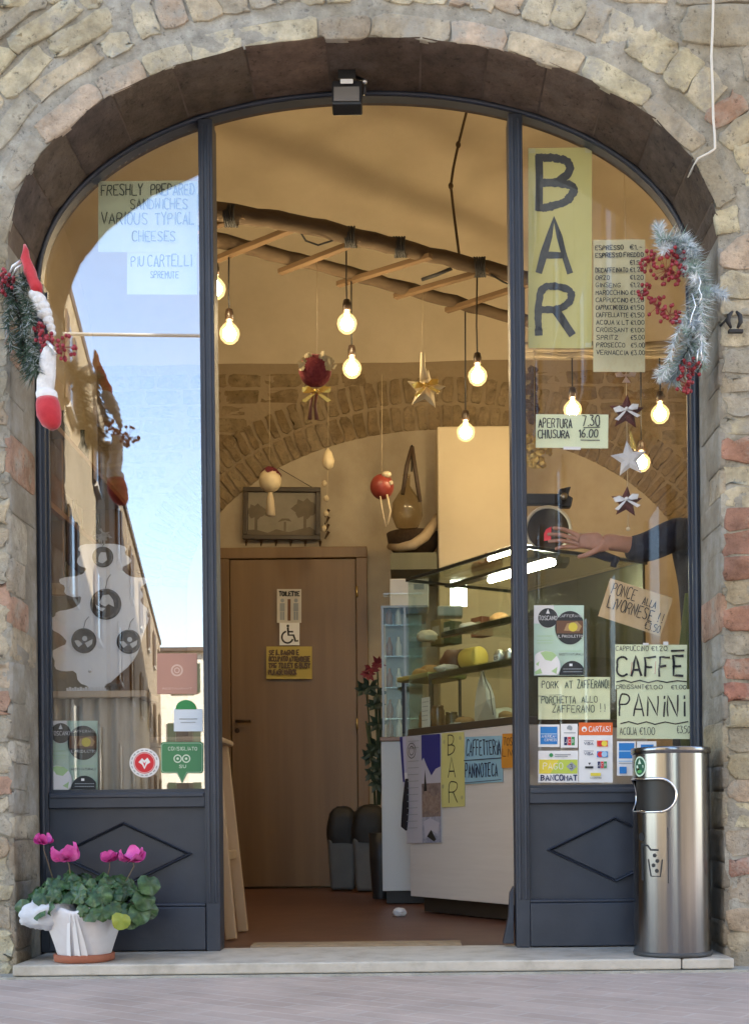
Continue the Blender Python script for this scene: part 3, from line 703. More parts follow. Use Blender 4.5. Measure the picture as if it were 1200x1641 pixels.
mb.build('pictogram', M_INK, t, fix=False)
cs = CylSheet(rad(-78), rad(-50), W(1020, 1244, BZ-.1).z, W(1020, 1211, BZ-.1).z); mb = MB()
cs.disc(mb, .5, .5, .5, 0, .5); cs.disc(mb, .5, .5, .42, 1, .42); cs.rect(mb, .2, .42, .8, .56, 0); cs.poly(mb, [(.35, .62), (.5, .86), (.65, .62)], 0); cs.disc(mb, .5, .25, .2, 2, .08)
mb.build('sticker', [pm('sticker pale green', (.62, .75, .58)), pm('sticker dark green', (.02, .10, .05)), pm('sticker green', (.12, .4, .1))], t, fix=False)

# ---- cyclamen in a wrapped pot
PZ = 4.22; pc = W(136, 1540, PZ); pc.z = 0
t = thing('flower_pot', 'potted pink cyclamen wrapped in white paper at the left end of the doorstep', 'flower pot', pc)
M_TERRA = pm('terracotta', (.30, .095, .05), (.38, .14, .08), rough=.8, ns=9, bump=.1)
mb = MB(); mb.lathe([(.088, 0), (.098, .003), (.100, .024), (.096, .027), (.088, .02), (.0, .018)], pc, 40, caps=False); mb.build('saucer', M_TERRA, t)
M_WRAP = pm('white wrapping paper', (.60, .57, .57), (.68, .66, .66), rough=.7, ns=12, bump=.15, bs=30)
mb = MB(); vs_ = []; n_ = 56; prof = [(.085, .021), (.096, .055), (.112, .10), (.127, .145), (.133, .17), (.128, .18), (.11, .172)]
for r, z in prof:
    for k in range(n_):
        a = 2*math.pi*k/n_; f = 1+.018*math.sin(a*7+1)+.012*math.sin(a*13+z*30); vs_.append(pc+V(r*f*math.cos(a), r*f*math.sin(a), z+(.006*math.sin(a*9) if z > .14 else 0)))
mb.add(vs_, [(i*n_+k, i*n_+(k+1) % n_, (i+1)*n_+(k+1) % n_, (i+1)*n_+k) for i in range(len(prof)-1) for k in range(n_)], 0, True); mb.build('paper_wrap', M_WRAP, t)
mb = MB()
for a0, b0, w0, w1 in ((-.10, -.30, .010, .016), (.02, .26, .012, .022), (-.02, .02, .010, .02)):
    for i in range(8):
        u0, u1 = i/8, (i+1)/8; q = []
        for u in (u0, u1):
            th = a0+(b0-a0)*u; z = .165-.14*u; r = .129-.040*u+.005; wd = w0+(w1-w0)*u
            for s_ in (-1, 1): q.append(pc+V(r*math.sin(th+s_*wd/r/2), -r*math.cos(th+s_*wd/r/2)-.002*(1+s_), z))
        mb.add([q[0], q[1], q[3], q[2]], [(0, 1, 2, 3)], 0, True)
mb.build('ribbon', pm('white ribbon', (.74, .73, .73), rough=.45), t)
# crumpled paper flopping out to the left
mb = MB(); c = W(78, 1462, PZ-.06); n_, m_ = 40, 26; vs_ = []
for i in range(m_+1):
    for k in range(n_):
        th, a = math.pi*i/m_, 2*math.pi*k/n_; d = V(math.sin(th)*math.cos(a), math.sin(th)*math.sin(a), math.cos(th))
        f = .98+.20*noise.noise(d*2.0+V(5, 1, 2))+.16*abs(noise.noise(d*4+V(1, 7, 2)))+.07*abs(noise.noise(d*10)); vs_.append(c+V(d.x*.088*f, d.y*.05*f, d.z*.054*f+d.x*.012))
mb.add(vs_, [(i*n_+k, (i+1)*n_+k, (i+1)*n_+(k+1) % n_, i*n_+(k+1) % n_) for i in range(m_) for k in range(n_)], 0, True)
mb.build('crumpled_paper', pm('bluish white tissue', (.54, .56, .60), (.62, .64, .68), rough=.7, ns=25, bump=.5, bs=45), t)
M_LEAF = pm('cyclamen leaf', (.010, .036, .008), (.085, .165, .055), rough=.38, ns=34, c3=(.026, .072, .020), bump=.2, bs=90)
M_LEAFY = pm('yellowing leaf', (.30, .30, .03), (.20, .27, .04), rough=.5, ns=30)
def leaf(mb, c, nrm, r, up, mat=0):
    nrm = nrm.normalized(); e1 = up-nrm*up.dot(nrm); e1 = e1.normalized() if e1.length > 1e-4 else nrm.orthogonal().normalized(); e2 = nrm.cross(e1)
    out = []; n_ = 14
    for ring in (1, .55):
        for k in range(n_):
            a = 2*math.pi*k/n_; rr = r*ring*(1-.38*max(0, math.cos(a))**6+.16*max(0, -math.cos(a))**3)*(1+R.uniform(-.05, .05))
            out.append(c+e1*rr*math.cos(a)+e2*rr*math.sin(a)*1.05+nrm*(-.22*r*ring**2+.24*r*ring*ring*math.sin(a*5+c.x*90)))
    out.append(c)
    mb.add(out, [(k, (k+1) % n_, n_+(k+1) % n_, n_+k) for k in range(n_)]+[(n_+k, n_+(k+1) % n_, 2*n_) for k in range(n_)], mat, True)
mb = MB(); top = pc+V(0, 0, .155)
for i in range(190):
    a = R.uniform(0, 2*math.pi); q = math.sqrt(R.random()); el = R.uniform(0, 1)
    x = .225*q*math.cos(a); y = .13*q*math.sin(a); lowq = math.hypot(x, y*1.4) < .17; z = .135*(1-q*q*.85)*R.uniform(.55, 1.0)-.015*(q > .8)
    if x > .19: z *= .6
    if lowq: z = max(z, .058)
    c = top+V(x+.008, y-.005, z+.01); nrm = V(x*4+R.uniform(-.9, .9), y*4-.6+R.uniform(-.8, .6), .7+R.uniform(-.6, .4))
    leaf(mb, c, nrm, R.uniform(.018, .034), V(R.uniform(-1, 1), R.uniform(-1, 1), R.uniform(-.6, .6)))
    mb.tube([top+V(x*.25, y*.25, -.01), top+V(x*.6, y*.6, z*.7), c-nrm.normalized()*.002], .0016, 4)
for px_, py_ in ((225, 1462), (232, 1440), (210, 1470), (240, 1415)):
    c = W(px_, py_, PZ-.1); leaf(mb, c, V(.5, -1, .3), .036, V(.2, 0, 1))
fo = mb.build('foliage', M_LEAF, t, fix=False)
mb = MB(); leaf(mb, W(195, 1474, PZ-.14), V(.3, -1, .1), .030, V(.3, 0, 1)); mb.build('yellow_leaf', M_LEAFY, t, fix=False)
M_PINK = pm('cyclamen pink', (.62, .06, .33), (.78, .16, .48), rough=.5, ns=45, sss=.1); M_PINK2 = pm('cyclamen deep pink', (.45, .03, .22), (.62, .07, .34), rough=.5, ns=45)
M_STEM = pm('flower stem', (.16, .10, .08), (.22, .2, .1), rough=.6)
for px_, py_, r, k_ in ((70, 1348, .036, 1), (106, 1372, .058, 0), (176, 1376, .036, 1), (212, 1374, .050, 0)):
    c = W(px_, py_, PZ-.03); mb = MB()
    for k in range(9 if r > .04 else 6):
        a = 2*math.pi*k/(9 if r > .04 else 6)+R.uniform(-.3, .3); lean = R.uniform(.25, 1.0); n_ = 6; q = []
        dr = V(math.cos(a)*lean, math.sin(a)*lean*.7, R.uniform(.3, 1)).normalized(); sd = dr.cross(V(R.uniform(-.4, .4), R.uniform(-.4, .4), 1)).normalized()
        nn = dr.cross(sd)
        for i in range(n_+1):
            u = i/n_; wd = r*.52*math.sin(math.pi*(.12+.80*u))**.8
            for s_ in (-1, 0, 1): q.append(c+dr*(r*1.15*u-r*.25)+sd*wd*s_+nn*(r*.35*math.sin(u*2.6)+(r*.12 if s_ else 0)+R.uniform(-.0015, .0015)))
        mb.add(q, [(i*3+j, i*3+j+1, i*3+j+4, i*3+j+3) for i in range(n_) for j in range(2)], 0, True)
    fl = mb.build('flower', M_PINK2 if k_ else M_PINK, t, fix=False)
    mb = MB(); mb.tube([c, c+V(R.uniform(-.006, .01), .01, -.03), top+V((c.x-top.x)*.7, .0, .07)], .002, 5); mb.build('stem', M_STEM, fl)

# ---- garlands on either side of the arch
def bottlebrush(mb, path, r, n, wd, fwd=.5, mats=(0,), shape=None, z3=1):
    P = [Vector(p) for p in path]; K = len(P)-1
    for i in range(n):
        s = R.random(); q = s*K; k = min(int(q), K-1); c = P[k].lerp(P[k+1], q-k); t = (P[k+1]-P[k]).normalized()
        a = R.uniform(0, 2*math.pi); e1 = t.orthogonal().normalized(); e2 = t.cross(e1)
        d = (e1*math.cos(a)+e2*math.sin(a)+t*R.uniform(0, fwd*2)).normalized(); L_ = r*R.uniform(.55, 1.1)*(shape(s) if shape else 1)
        sd = d.cross(V(R.uniform(-1, 1), R.uniform(-1, 1), R.uniform(-1, 1))).normalized()*wd/2; nn = d.cross(sd).normalized()*wd*.35
        e = c+d*L_
        mb.add([c+sd, c-sd, c+nn, e], [(0, 1, 3), (1, 2, 3), (2, 0, 3)], R.choice(mats))
def berries(px, py, Z, n, spread, r, parent, mat=M_RED):
    mb = MB(); c = W(px, py, Z)
    for i in range(n):
        d = V(R.gauss(0, 1), R.gauss(0, .7), R.gauss(0, 1)); d = d/max(1, d.length/1.4)*spread
        p = c+d; mb.ell(p, r, r, r, 8, 6); mb.tube([c, p], .0009, 3, caps=False)
    mb.build('berry_cluster', mat, parent)
M_FROST = [pm('frosted needles blue', (.36, .44, .50), (.50, .56, .60), rough=.6, ns=20), pm('frosted needles white', (.72, .76, .78), rough=.6), pm('frosted needles green', (.22, .32, .27), (.34, .44, .38), rough=.6, ns=20), pm('frosted needles grey', (.26, .30, .32), rough=.6)]
M_TWIG = pm('dark twig', (.05, .035, .025), rough=.8)
t = thing('wreath', 'frosted pale blue pine garland with red berries on the right side of the arch', 'wreath', W(1100, 500, 4.22))
path = [W(x, y, z) for x, y, z in ((1062, 385, 4.2), (1090, 392, 4.19), (1110, 420, 4.17), (1120, 465, 4.16), (1118, 510, 4.16), (1106, 550, 4.17), (1090, 585, 4.19), (1076, 608, 4.22))]
mb = MB(); mb.tube(path, .005, 6); mb.build('branch', M_TWIG, t)
mb = MB(); bottlebrush(mb, path, .068, 2000, .0042, .5, (0, 1, 2, 2, 3, 3))
for i in range(16):
    k = R.randrange(1, len(path)-1); p = path[k]; d = V(R.uniform(-.9, .55), R.uniform(-.8, .1), R.uniform(-1, .3)).normalized()
    tp = [p, p+d*.05, p+d*.085+V(0, 0, -.012)]; bottlebrush(mb, tp, .034, 130, .0036, .9, (R.choice((0, 1, 2)),)*2+(R.choice((0, 1)),))
for tp in ([W(1112, 432, 4.13), W(1125, 480, 4.12), W(1122, 530, 4.12), W(1128, 575, 4.13)], [W(1100, 500, 4.13), W(1080, 545, 4.13), W(1068, 590, 4.14), W(1055, 603, 4.15)], [W(1060, 400, 4.2), W(1056, 378, 4.2), W(1055, 362, 4.2)], [W(1090, 392, 4.18), W(1098, 388, 4.15), W(1108, 400, 4.13)]):
    bottlebrush(mb, tp, .040, 330, .0036, .9, (0, 1, 1, 2))
mb.build('frosted_needles', M_FROST, t, fix=False)
mb = MB()
for a in ([(1118, 440), (1122, 452), (1119, 463), (1124, 474), (1120, 486)], [(1108, 470), (1114, 490), (1108, 505), (1104, 525)], [(1122, 556), (1124, 575)], [(1118, 560), (1116, 580)]):
    mb.tube([W(x, y, 4.10) for x, y in a], .0022, 5)
mb.build('silver_strand', pm('silver foil', (.8, .82, .82), rough=.25, metal=.6), t)
for a in ((1040, 418, 4.17, 20, .026), (1066, 434, 4.16, 26, .030), (1082, 412, 4.16, 16, .022), (1086, 440, 4.14, 18, .022), (1033, 468, 4.19, 14, .018), (1052, 492, 4.18, 20, .026), (1072, 505, 4.15, 16, .024), (1082, 520, 4.14, 9, .018), (1104, 592, 4.16, 22, .026), (1098, 616, 4.16, 16, .022)):
    berries(a[0], a[1], a[2], a[3], a[4], .0066, t)
t = thing('wreath', 'dark green pine garland with a red felt cap and white stocking, left of the arch', 'wreath', W(50, 520, 4.18))
path = [W(x, y, z) for x, y, z in ((2, 440, 4.14), (24, 470, 4.14), (34, 520, 4.14), (40, 570, 4.15), (56, 600, 4.16))]
mb = MB(); mb.tube(path, .006, 6); mb.build('branch', M_TWIG, t)
M_PINE = [pm('dark pine', (.025, .05, .03), (.05, .085, .05), rough=.6, ns=20), pm('mid pine', (.06, .11, .07), rough=.6), pm('frosted pine', (.38, .42, .42), rough=.6)]
mb = MB(); bottlebrush(mb, path, .068, 1250, .0042, .5, (0, 0, 0, 1, 1, 2))
for tp in ([W(30, 470, 4.12), W(40, 455, 4.1), W(52, 448, 4.1)], [W(34, 520, 4.1), W(46, 545, 4.08), W(56, 560, 4.08)], [W(40, 580, 4.1), W(52, 585, 4.07), W(62, 578, 4.06)], [W(20, 480, 4.1), W(12, 520, 4.1), W(20, 560, 4.1)], [W(40, 476, 4.06), W(48, 496, 4.04), W(52, 520, 4.03)], [W(44, 560, 4.05), W(54, 575, 4.04), W(60, 596, 4.035)], [W(32, 440, 4.08), W(42, 450, 4.06), W(36, 470, 4.05)]):
    bottlebrush(mb, tp, .040, 220, .004, .9, (0, 1, 2))
mb.build('needles', M_PINE, t, fix=False)
M_FELT = pm('red felt', (.42, .012, .022), (.52, .03, .04), rough=.95, ns=30, sheen=.4, bump=.2, bs=120); M_FLUFF = pm('white fleece', (.72, .71, .70), (.82, .81, .80), rough=1, ns=40, bump=.9, bs=70)
mb = MB(); mb.tube([W(40, 392, 4.08), W(42, 402, 4.078), W(41, 414, 4.075), W(46, 426, 4.072), W(49, 438, 4.07), W(53, 449, 4.062), W(59, 460, 4.058), W(60, 470, 4.055)], [.004, .010, .015, .016, .021, .018, .020, .017], 14); mb.build('felt_cap', M_FELT, t)
mb = MB()
for x, y, r in ((58, 474, .022), (64, 482, .024), (70, 492, .022), (62, 492, .020), (74, 502, .020), (78, 514, .017), (82, 524, .014), (85, 534, .011), (68, 503, .016)):
    mb.ell(W(x, y, 4.06), r, r, r, 12, 9, jit=.10)
mb.build('white_fleece', M_FLUFF, t)
mb = MB(); mb.tube([W(80, 556, 4.07), W(79, 568, 4.06), W(76, 582, 4.06), W(77, 598, 4.058), W(74, 612, 4.06), W(73, 626, 4.062), W(74, 640, 4.06)], [.016, .024, .028, .026, .029, .027, .029], 18); mb.build('stocking_leg', M_FLUFF, t)
mb = MB(); mb.tube([W(75, 626, 4.06), W(75, 630, 4.06), W(76, 637, 4.06), W(76, 643, 4.06)], [.029, .034, .034, .030], 18); mb.build('stocking_cuff', pm('white felt', (.78, .77, .77), rough=1, bump=.3, bs=90), t)
mb = MB(); mb.tube([W(76, 639, 4.06), W(77, 648, 4.06), W(79, 662, 4.055), W(83, 674, 4.05), W(89, 682, 4.045), W(92, 686, 4.045)], [.033, .038, .040, .034, .022, .006], 18); mb.build('stocking_toe', M_FELT, t)
for a in ((4, 452, 4.08, 22, .028), (72, 536, 4.05, 14, .020), (66, 550, 4.05, 12, .018), (102, 556, 4.06, 26, .028), (62, 526, 4.05, 9, .014)):
    berries(a[0], a[1], a[2], a[3], a[4], .0066, t, pm('dark red glitter', (.22, .012, .025), (.38, .04, .06), rough=.3, ns=80))
mb = MB(); mb.tube([W(76, 548, 4.04), W(84, 556, 4.035), W(90, 568, 4.04)], .006, 6); mb.build('ribbon_loop', pm('silver foil', (.8, .82, .82)), t)
mb = MB(); mb.tube([W(16, 440, 4.1), W(22, 426, 4.08), W(34, 418, 4.08)], .005, 6); mb.tube([W(22, 442, 4.1), W(27, 430, 4.08), W(37, 424, 4.08)], .004, 6)
mb.build('silver_strand', pm('silver foil', (.8, .82, .82)), t)

# ================================================================ papers and stickers on the glass
ZS = 4.553
P_GREEN = pm('pale green paper', (.74, .79, .50), (.77, .82, .54), rough=.85, ns=9)
P_LIME = pm('light lime paper', (.76, .82, .55), rough=.85); P_YELLOW = pm('yellow card', (.56, .52, .20), (.60, .56, .24), rough=.85, ns=6)
P_KRAFT = pm('kraft card', (.50, .36, .19), (.56, .41, .23), rough=.9, ns=20); P_WHITE = pm('white sticker', (.78, .78, .78), rough=.5)
P_MINT = pm('mint leaflet', (.50, .70, .56), (.60, .76, .64), rough=.5, ns=4)
def paper(name, label, cat, rect, mat, rot=0, Z=ZS, group=None, bow=.002):
    s = pxsheet(*rect, Z, rot, bow); o = s.paper(name, mat); tag(o, label, cat, group); return s, o
s, o = paper('paper_sign', 'tall yellow card lettered BAR in thick grey marker high on the right pane', 'sign', (846, 237, 948, 558), P_YELLOW)
mb = MB(); M_BARINK = pm('grey marker wash', (.045, .05, .055), (.075, .08, .08), rough=.7, ns=40)
s.text(mb, 'B', .17, .80, .70, .945, .026, jit=0); s.text(mb, 'A', .17, .68, .385, .64, .025, jit=0); s.text(mb, 'R', .16, .72, .075, .325, .026, jit=0)
mb.build('lettering', M_BARINK, o, fix=False)
for u, v in ((.06, .985), (.94, .985), (.94, .015)): mb = MB(); s.rect(mb, u-.05, v-.012, u+.05, v+.012); mb.build('tape', pm('clear tape', (.62, .60, .34), rough=.25), o, fix=False)
s, o = paper('price_list', 'long handwritten price list of coffees next to the BAR card', 'price list', (950, 384, 1033, 596), pm('buff paper', (.60, .54, .32), (.64, .58, .36), rough=.85, ns=8), Z=ZS+.004)
mb = MB()
L_ = [('ESPRESSO', '€1.-'), ('ESPRESSO FREDDO', ''), ('', '€1.50'), ('DECAFFEINATO', '€1.20'), ('ORZO', '€1.20'), ('GINSENG', '€1.20'), ('MAROCCHINO', '€1.50'), ('CAPPUCCINO', '€1.20'), ('CAPPUCCINO DECA', '€1.50'), ('CAFFELLATTE', '€1.50'), ('ACQUA ½ LT', '€1.00'), ('CROISSANT', '€1.00'), ('SPRITZ', '€5.00'), ('PROSECCO', '€5.00'), ('VERNACCIA', '€3.00')]
for i, (a, b) in enumerate(L_):
    v = .955-i*.0585
    if a: s.text(mb, a, .04, .04+min(.92 if not b else .62, .068*len(a)), v-.032, v, .0026)
    if b: s.text(mb, b, .70, .96, v-.032, v, .0026)
mb.build('lettering', M_INK, o, fix=False)
s, o = paper('opening_hours_sign', 'pale paper giving opening hours APERTURA and CHIUSURA', 'sign', (858, 664, 974, 718), P_LIME, 0.5)
mb = MB(); s.text(mb, 'APERTURA', .04, .50, .60, .86, .0036); s.text(mb, '7.30', .64, .88, .66, .95, .0036); s.stroke(mb, [(.66, .60), (.88, .62)], .003)
s.text(mb, 'CHIUSURA', .03, .46, .28, .52, .0036); s.text(mb, '16.00', .60, .86, .32, .54, .0036); s.stroke(mb, [(.62, .23), (.88, .23)], .003); mb.build('lettering', M_INK, o, fix=False)
mb = MB(); s.rect(mb, .38, -.06, .62, .03); mb.build('tape', P_WHITE, o, fix=False)
s, o = paper('kraft_sign', 'tilted brown card reading PONCE ALLA LIVORNESE', 'sign', (965, 941, 1070, 1005), P_KRAFT, 18)
mb = MB(); s.text(mb, 'PONCE', .08, .46, .64, .92, .0030); s.text(mb, 'ALLA', .58, .80, .62, .80, .0028); s.text(mb, 'LiVORNESE', .08, .80, .28, .56, .0032); s.text(mb, '!!', .86, .95, .32, .56, .003); s.text(mb, '€3.50', .72, .96, .06, .24, .0026); mb.build('lettering', M_INK, o, fix=False)
s, o = paper('paper_sign', 'pale sign reading PORK AT ZAFFERANO and PORCHETTA ALLO ZAFFERANO', 'sign', (862, 1085, 977, 1153), P_GREEN)
mb = MB(); s.text(mb, 'PORK', .05, .28, .74, .90, .0027); s.text(mb, 'AT', .37, .48, .74, .90, .0027); s.text(mb, 'ZAFFERANO!', .54, .98, .74, .93, .0027); s.stroke(mb, [(0, .55), (.1, .545)], .002); s.stroke(mb, [(.15, .57), (.32, .58)], .0012)
s.text(mb, 'PORCHETTA', .04, .52, .38, .54, .0027); s.text(mb, 'ALLO', .60, .82, .40, .55, .0027); s.text(mb, 'ZAFFERANO', .19, .78, .17, .34, .0027); s.text(mb, '!!', .84, .92, .18, .36, .0027); mb.build('lettering', M_INKG, o, fix=False)
s, o = paper('paper_sign', 'pale sign reading CAFFE in big capitals with cappuccino and croissant prices', 'sign', (985, 1033, 1100, 1105), P_LIME, .4, ZS+.003)
mb = MB(); s.text(mb, 'CAPPUCCiNO', .01, .46, .86, .97, .0018); s.text(mb, '€1.20', .50, .72, .86, .96, .0020); s.text(mb, 'CAFFE', .02, .96, .30, .74, .0076, jit=.015); s.stroke(mb, [(.78, .86), (.95, .87)], .0065)
s.stroke(mb, [(.02, .16), (.12, .20), (.22, .15), (.34, .20), (.46, .15), (.58, .20), (.72, .16), (.86, .20), (.99, .18)], .0042); s.text(mb, 'CROiSSANT', .01, .40, .01, .10, .0018); s.text(mb, '€1.00', .42, .66, .01, .10, .0020); s.text(mb, '€1.00', .78, .99, .01, .10, .0020); mb.build('lettering', M_INK, o, fix=False)
mb = MB(); s.rect(mb, .38, .98, .46, 1.03); s.rect(mb, .66, .98, .73, 1.06); s.stroke(mb, [(.215, .34), (.23, .60)], .0016, 1); s.stroke(mb, [(.55, .34), (.56, .62)], .0014, 1); mb.build('tape', [P_WHITE, pm('red pen', (.5, .03, .02))], o, fix=False)
s, o = paper('paper_sign', 'pale sign reading PANINI in big capitals with ACQUA below', 'sign', (988, 1104, 1105, 1184), P_LIME, .4)
mb = MB(); s.text(mb, 'PANiNi', .03, .92, .46, .88, .0058, jit=.015); s.stroke(mb, [(.05, .30), (.16, .34), (.28, .29), (.40, .34), (.52, .29), (.66, .34), (.80, .30), (.97, .35)], .0042); s.text(mb, 'ACQUA', .04, .27, .08, .22, .0018); s.text(mb, '€1.00', .31, .52, .08, .22, .0020); s.text(mb, '€3.50', .82, 1.0, .12, .26, .0022); mb.build('lettering', M_INK, o, fix=False)
ZO = 4.5355   # stickers on the street side of the glass
C_BLUE = pm('print blue', (.02, .20, .55)); C_LBLUE = pm('print light blue', (.35, .55, .75)); C_NAVY = pm('print navy', (.012, .02, .09)); C_RED = pm('print red', (.62, .02, .03)); C_OR = pm('print orange', (.72, .13, .02)); C_YEL = pm('print yellow', (.75, .62, .06)); C_LIME = pm('print lime', (.48, .58, .08)); C_GRN = pm('print green', (.03, .25, .07)); C_GREY = pm('print grey', (.30, .33, .35)); C_BLK = pm('print black', (.015, .018, .02)); C_BRN = pm('print brown', (.16, .07, .03)); C_TAN = pm('print tan', (.45, .28, .12)); C_WHT = pm('print white', (.8, .8, .8)); C_PGR = pm('print pale green', (.42, .62, .30))
PRINT = [C_BLUE, C_LBLUE, C_NAVY, C_RED, C_OR, C_YEL, C_LIME, C_GRN, C_GREY, C_BLK, C_BRN, C_TAN, C_WHT, C_PGR]
BLUE, LBLUE, NAVY, RED, ORANGE, YEL, LIME, GRN, GREY, BLK, BRN, TAN, WHT, PGR = range(14)
# card stickers on the lower right pane
CG = 'payment card stickers on the right pane'
def amex(s, mb):
    s.rect(mb, .10, .12, .90, .90, BLUE); s.rect(mb, .12, .56, .88, .60, LBLUE); s.text(mb, 'AMERICAN', .16, .84, .42, .53, .0012, WHT, jit=0); s.text(mb, 'EXPRESS', .30, .86, .26, .37, .0012, WHT, jit=0)
def jcb(s, mb, u0=.2, u1=.85, v0=.1, v1=.45):
    for i, c in enumerate((NAVY, RED, GRN)):
        a = u0+(u1-u0)*i/3; b = a+(u1-u0)*.29; s.rect(mb, a, v0, b, v1, c); s.text(mb, 'JCB'[i], a+.2*(b-a), b-.2*(b-a), v0+(v1-v0)*.3, v0+(v1-v0)*.7, .0011, WHT, jit=0)
s, o = paper('card_sticker', 'small square sticker with a blue card emblem, left of the orange topped one', 'sticker', (862, 1161, 896, 1197), P_WHITE, group=CG, bow=0, Z=ZO); mb = MB(); amex(s, mb); mb.build('print', PRINT, o, fix=False)
s, o = paper('card_sticker', 'small white sticker with a three coloured card emblem under a grey emblem', 'sticker', (898, 1160, 925, 1198), P_WHITE, group=CG, bow=0, Z=ZO); mb = MB(); jcb(s, mb); s.disc(mb, .52, .82, .16, GREY, a0=-60, a1=200); s.scribble(mb, .2, .85, .62, .035, 0, GREY); mb.build('print', PRINT, o, fix=False)
s, o = paper('card_sticker', 'tall white sticker with an orange band listing accepted cards', 'sticker', (927, 1158, 981, 1254), P_WHITE, group=CG, bow=0, Z=ZO-.0015); mb = MB()
s.rect(mb, 0, .79, 1, 1, ORANGE); s.disc(mb, .16, .89, .08, WHT); s.disc(mb, .16, .875, .04, ORANGE); s.text(mb, 'CartaSi'.upper().replace('I', 'i'), .30, .92, .85, .94, .0026, WHT, jit=0)
for v in (.64, .47): s.stroke(mb, [(.15, v+.055), (.43, v+.055)], .0014, NAVY); s.text(mb, 'VISA', .16, .42, v-.01, v+.03, .0018, NAVY, jit=0)
s.rect(mb, .53, .60, .85, .70, ORANGE); s.disc(mb, .63, .65, .085, RED); s.disc(mb, .75, .65, .085, YEL)
s.rect(mb, .53, .42, .85, .52, BLUE); s.disc(mb, .63, .47, .085, RED); s.disc(mb, .75, .47, .085, LBLUE)
s.rect(mb, .18, .235, .42, .27, BLK); s.poly(mb, [(.27, .33), (.31, .29), (.35, .33)], BLK); jcb(s, mb, .55, .83, .24, .35)
s.rect(mb, .34, .11, .64, .16, YEL); s.text(mb, 'MAESTRO', .33, .66, .065, .085, .001, BLK, jit=0); mb.build('print', PRINT, o, fix=False)
s, o = paper('card_sticker', 'white sticker reading BANCOMAT below a yellow green band', 'sticker', (862, 1203, 926, 1254), P_WHITE, group=CG, bow=0, Z=ZO); mb = MB()
s.rect(mb, .02, .28, .98, .72, LIME); s.poly(mb, [(.02, .28), (.3, .28), (.52, .72), (.02, .72)], YEL); s.text(mb, 'PAGO', .12, .62, .42, .62, .002, WHT, jit=0); s.poly(mb, [(.70, .50), (.83, .65), (.96, .50), (.83, .35)], GREY); s.text(mb, '3', .79, .87, .43, .57, .002, BLK, jit=0)
s.text(mb, 'BANCOMAT', .07, .97, .07, .23, .0040, NAVY, jit=0); s.disc(mb, .32, .86, .05, GRN); s.scribble(mb, .42, .80, .88, .03, 0, GREY); s.scribble(mb, .42, .72, .82, .03, 0, GREY); mb.build('print', PRINT, o, fix=False)
s, o = paper('card_sticker', 'tall white sticker with a blue card emblem half behind the steel bin', 'sticker', (988, 1188, 1018, 1243), P_WHITE, group=CG, bow=0, Z=ZO); mb = MB()
s.rect(mb, .1, .50, .92, .95, BLUE); s.rect(mb, .1, .70, .92, .73, LBLUE); s.scribble(mb, .1, .9, .42, .03, 0, LBLUE); s.scribble(mb, .1, .9, .36, .02, 0, GREY); s.rect(mb, .12, .06, .5, .26, BLUE); mb.build('print', PRINT, o, fix=False)
s, o = paper('card_sticker', 'small blue and white card sticker peeping over the rim of the bin', 'sticker', (1020, 1188, 1051, 1222), P_WHITE, group=CG, bow=0, Z=ZO); mb = MB(); s.rect(mb, .2, .2, .85, .85, BLUE); s.rect(mb, .22, .5, .83, .58, LBLUE); mb.build('print', PRINT, o, fix=False)
# the two mint leaflets
def leaflet(s, o):
    mb = MB(); s.poly(mb, [(0, .74), (.40, .74), (.40, 1), (0, 1)], WHT); s.disc(mb, .28, .82, .20, BLK); s.ring(mb, .28, .82, .20, .0012, WHT); s.text(mb, 'TOSCANO', .10, .46, .79, .85, .0016, WHT, jit=.01); s.poly(mb, [(.24, .88), (.28, .95), (.32, .88)], WHT)
    q = [(.72+.30*math.cos(rad(a)), .68+.30*s.w/s.h*math.sin(rad(a))*1.12) for a in range(0, 360, 10)]; q = [(min(u, .985), v) for u, v in q]; s.poly(mb, q, BLK); s.rect(mb, .45, .60, .985, .78, BRN); s.poly(mb, [(.60, .64), (.66, .74), (.86, .77), (.96, .70), (.9, .63)], TAN); s.disc(mb, .78, .69, .09, YEL)
    s.text(mb, 'ZAFFERANO', .50, .96, .83, .865, .0011, WHT, jit=0); s.text(mb, 'IL PREDILETTO', .48, .97, .54, .575, .0012, WHT, jit=0)
    for v in (.56, .50, .46): s.scribble(mb, .06, .38, v, .008, 0, PGR)
    s.scribble(mb, .5, .95, .345, .007, 0, PGR); s.text(mb, 'GUSTI NATURALI', .50, .97, .285, .315, .0013, BLK, jit=0)
    q = [(max(.01, .22+.30*math.cos(rad(a))), max(.005, .13+.22*math.sin(rad(a)))) for a in range(0, 360, 10)]; s.poly(mb, q, WHT)
    s.poly(mb, [(.12, .32), (.22, .22), (.34, .20), (.45, .28), (.36, .33), (.22, .345)], PGR); s.poly(mb, [(.01, .05), (.12, .10), (.16, .03), (.02, .01)], PGR); s.poly(mb, [(.34, .06), (.46, .12), (.44, .02)], PGR); s.poly(mb, [(.03, .16), (.10, .20), (.08, .13)], PGR)
    q = [(min(.985, .76+.26*math.cos(rad(a))), .20*math.sin(rad(a))+.005) for a in range(0, 181, 10)]; s.poly(mb, q, BLK); s.rect(mb, .70, .13, .76, .165, WHT); s.scribble(mb, .58, .95, .09, .009, 0, GREY); s.scribble(mb, .58, .95, .05, .009, 0, GREY)
    mb.build('print', PRINT, o, fix=False)
s, o = paper('leaflet', 'mint leaflet with black discs on the right pane above the pork sign', 'leaflet', (855, 970, 935, 1083), P_MINT, group='mint leaflets', bow=0); leaflet(s, o)
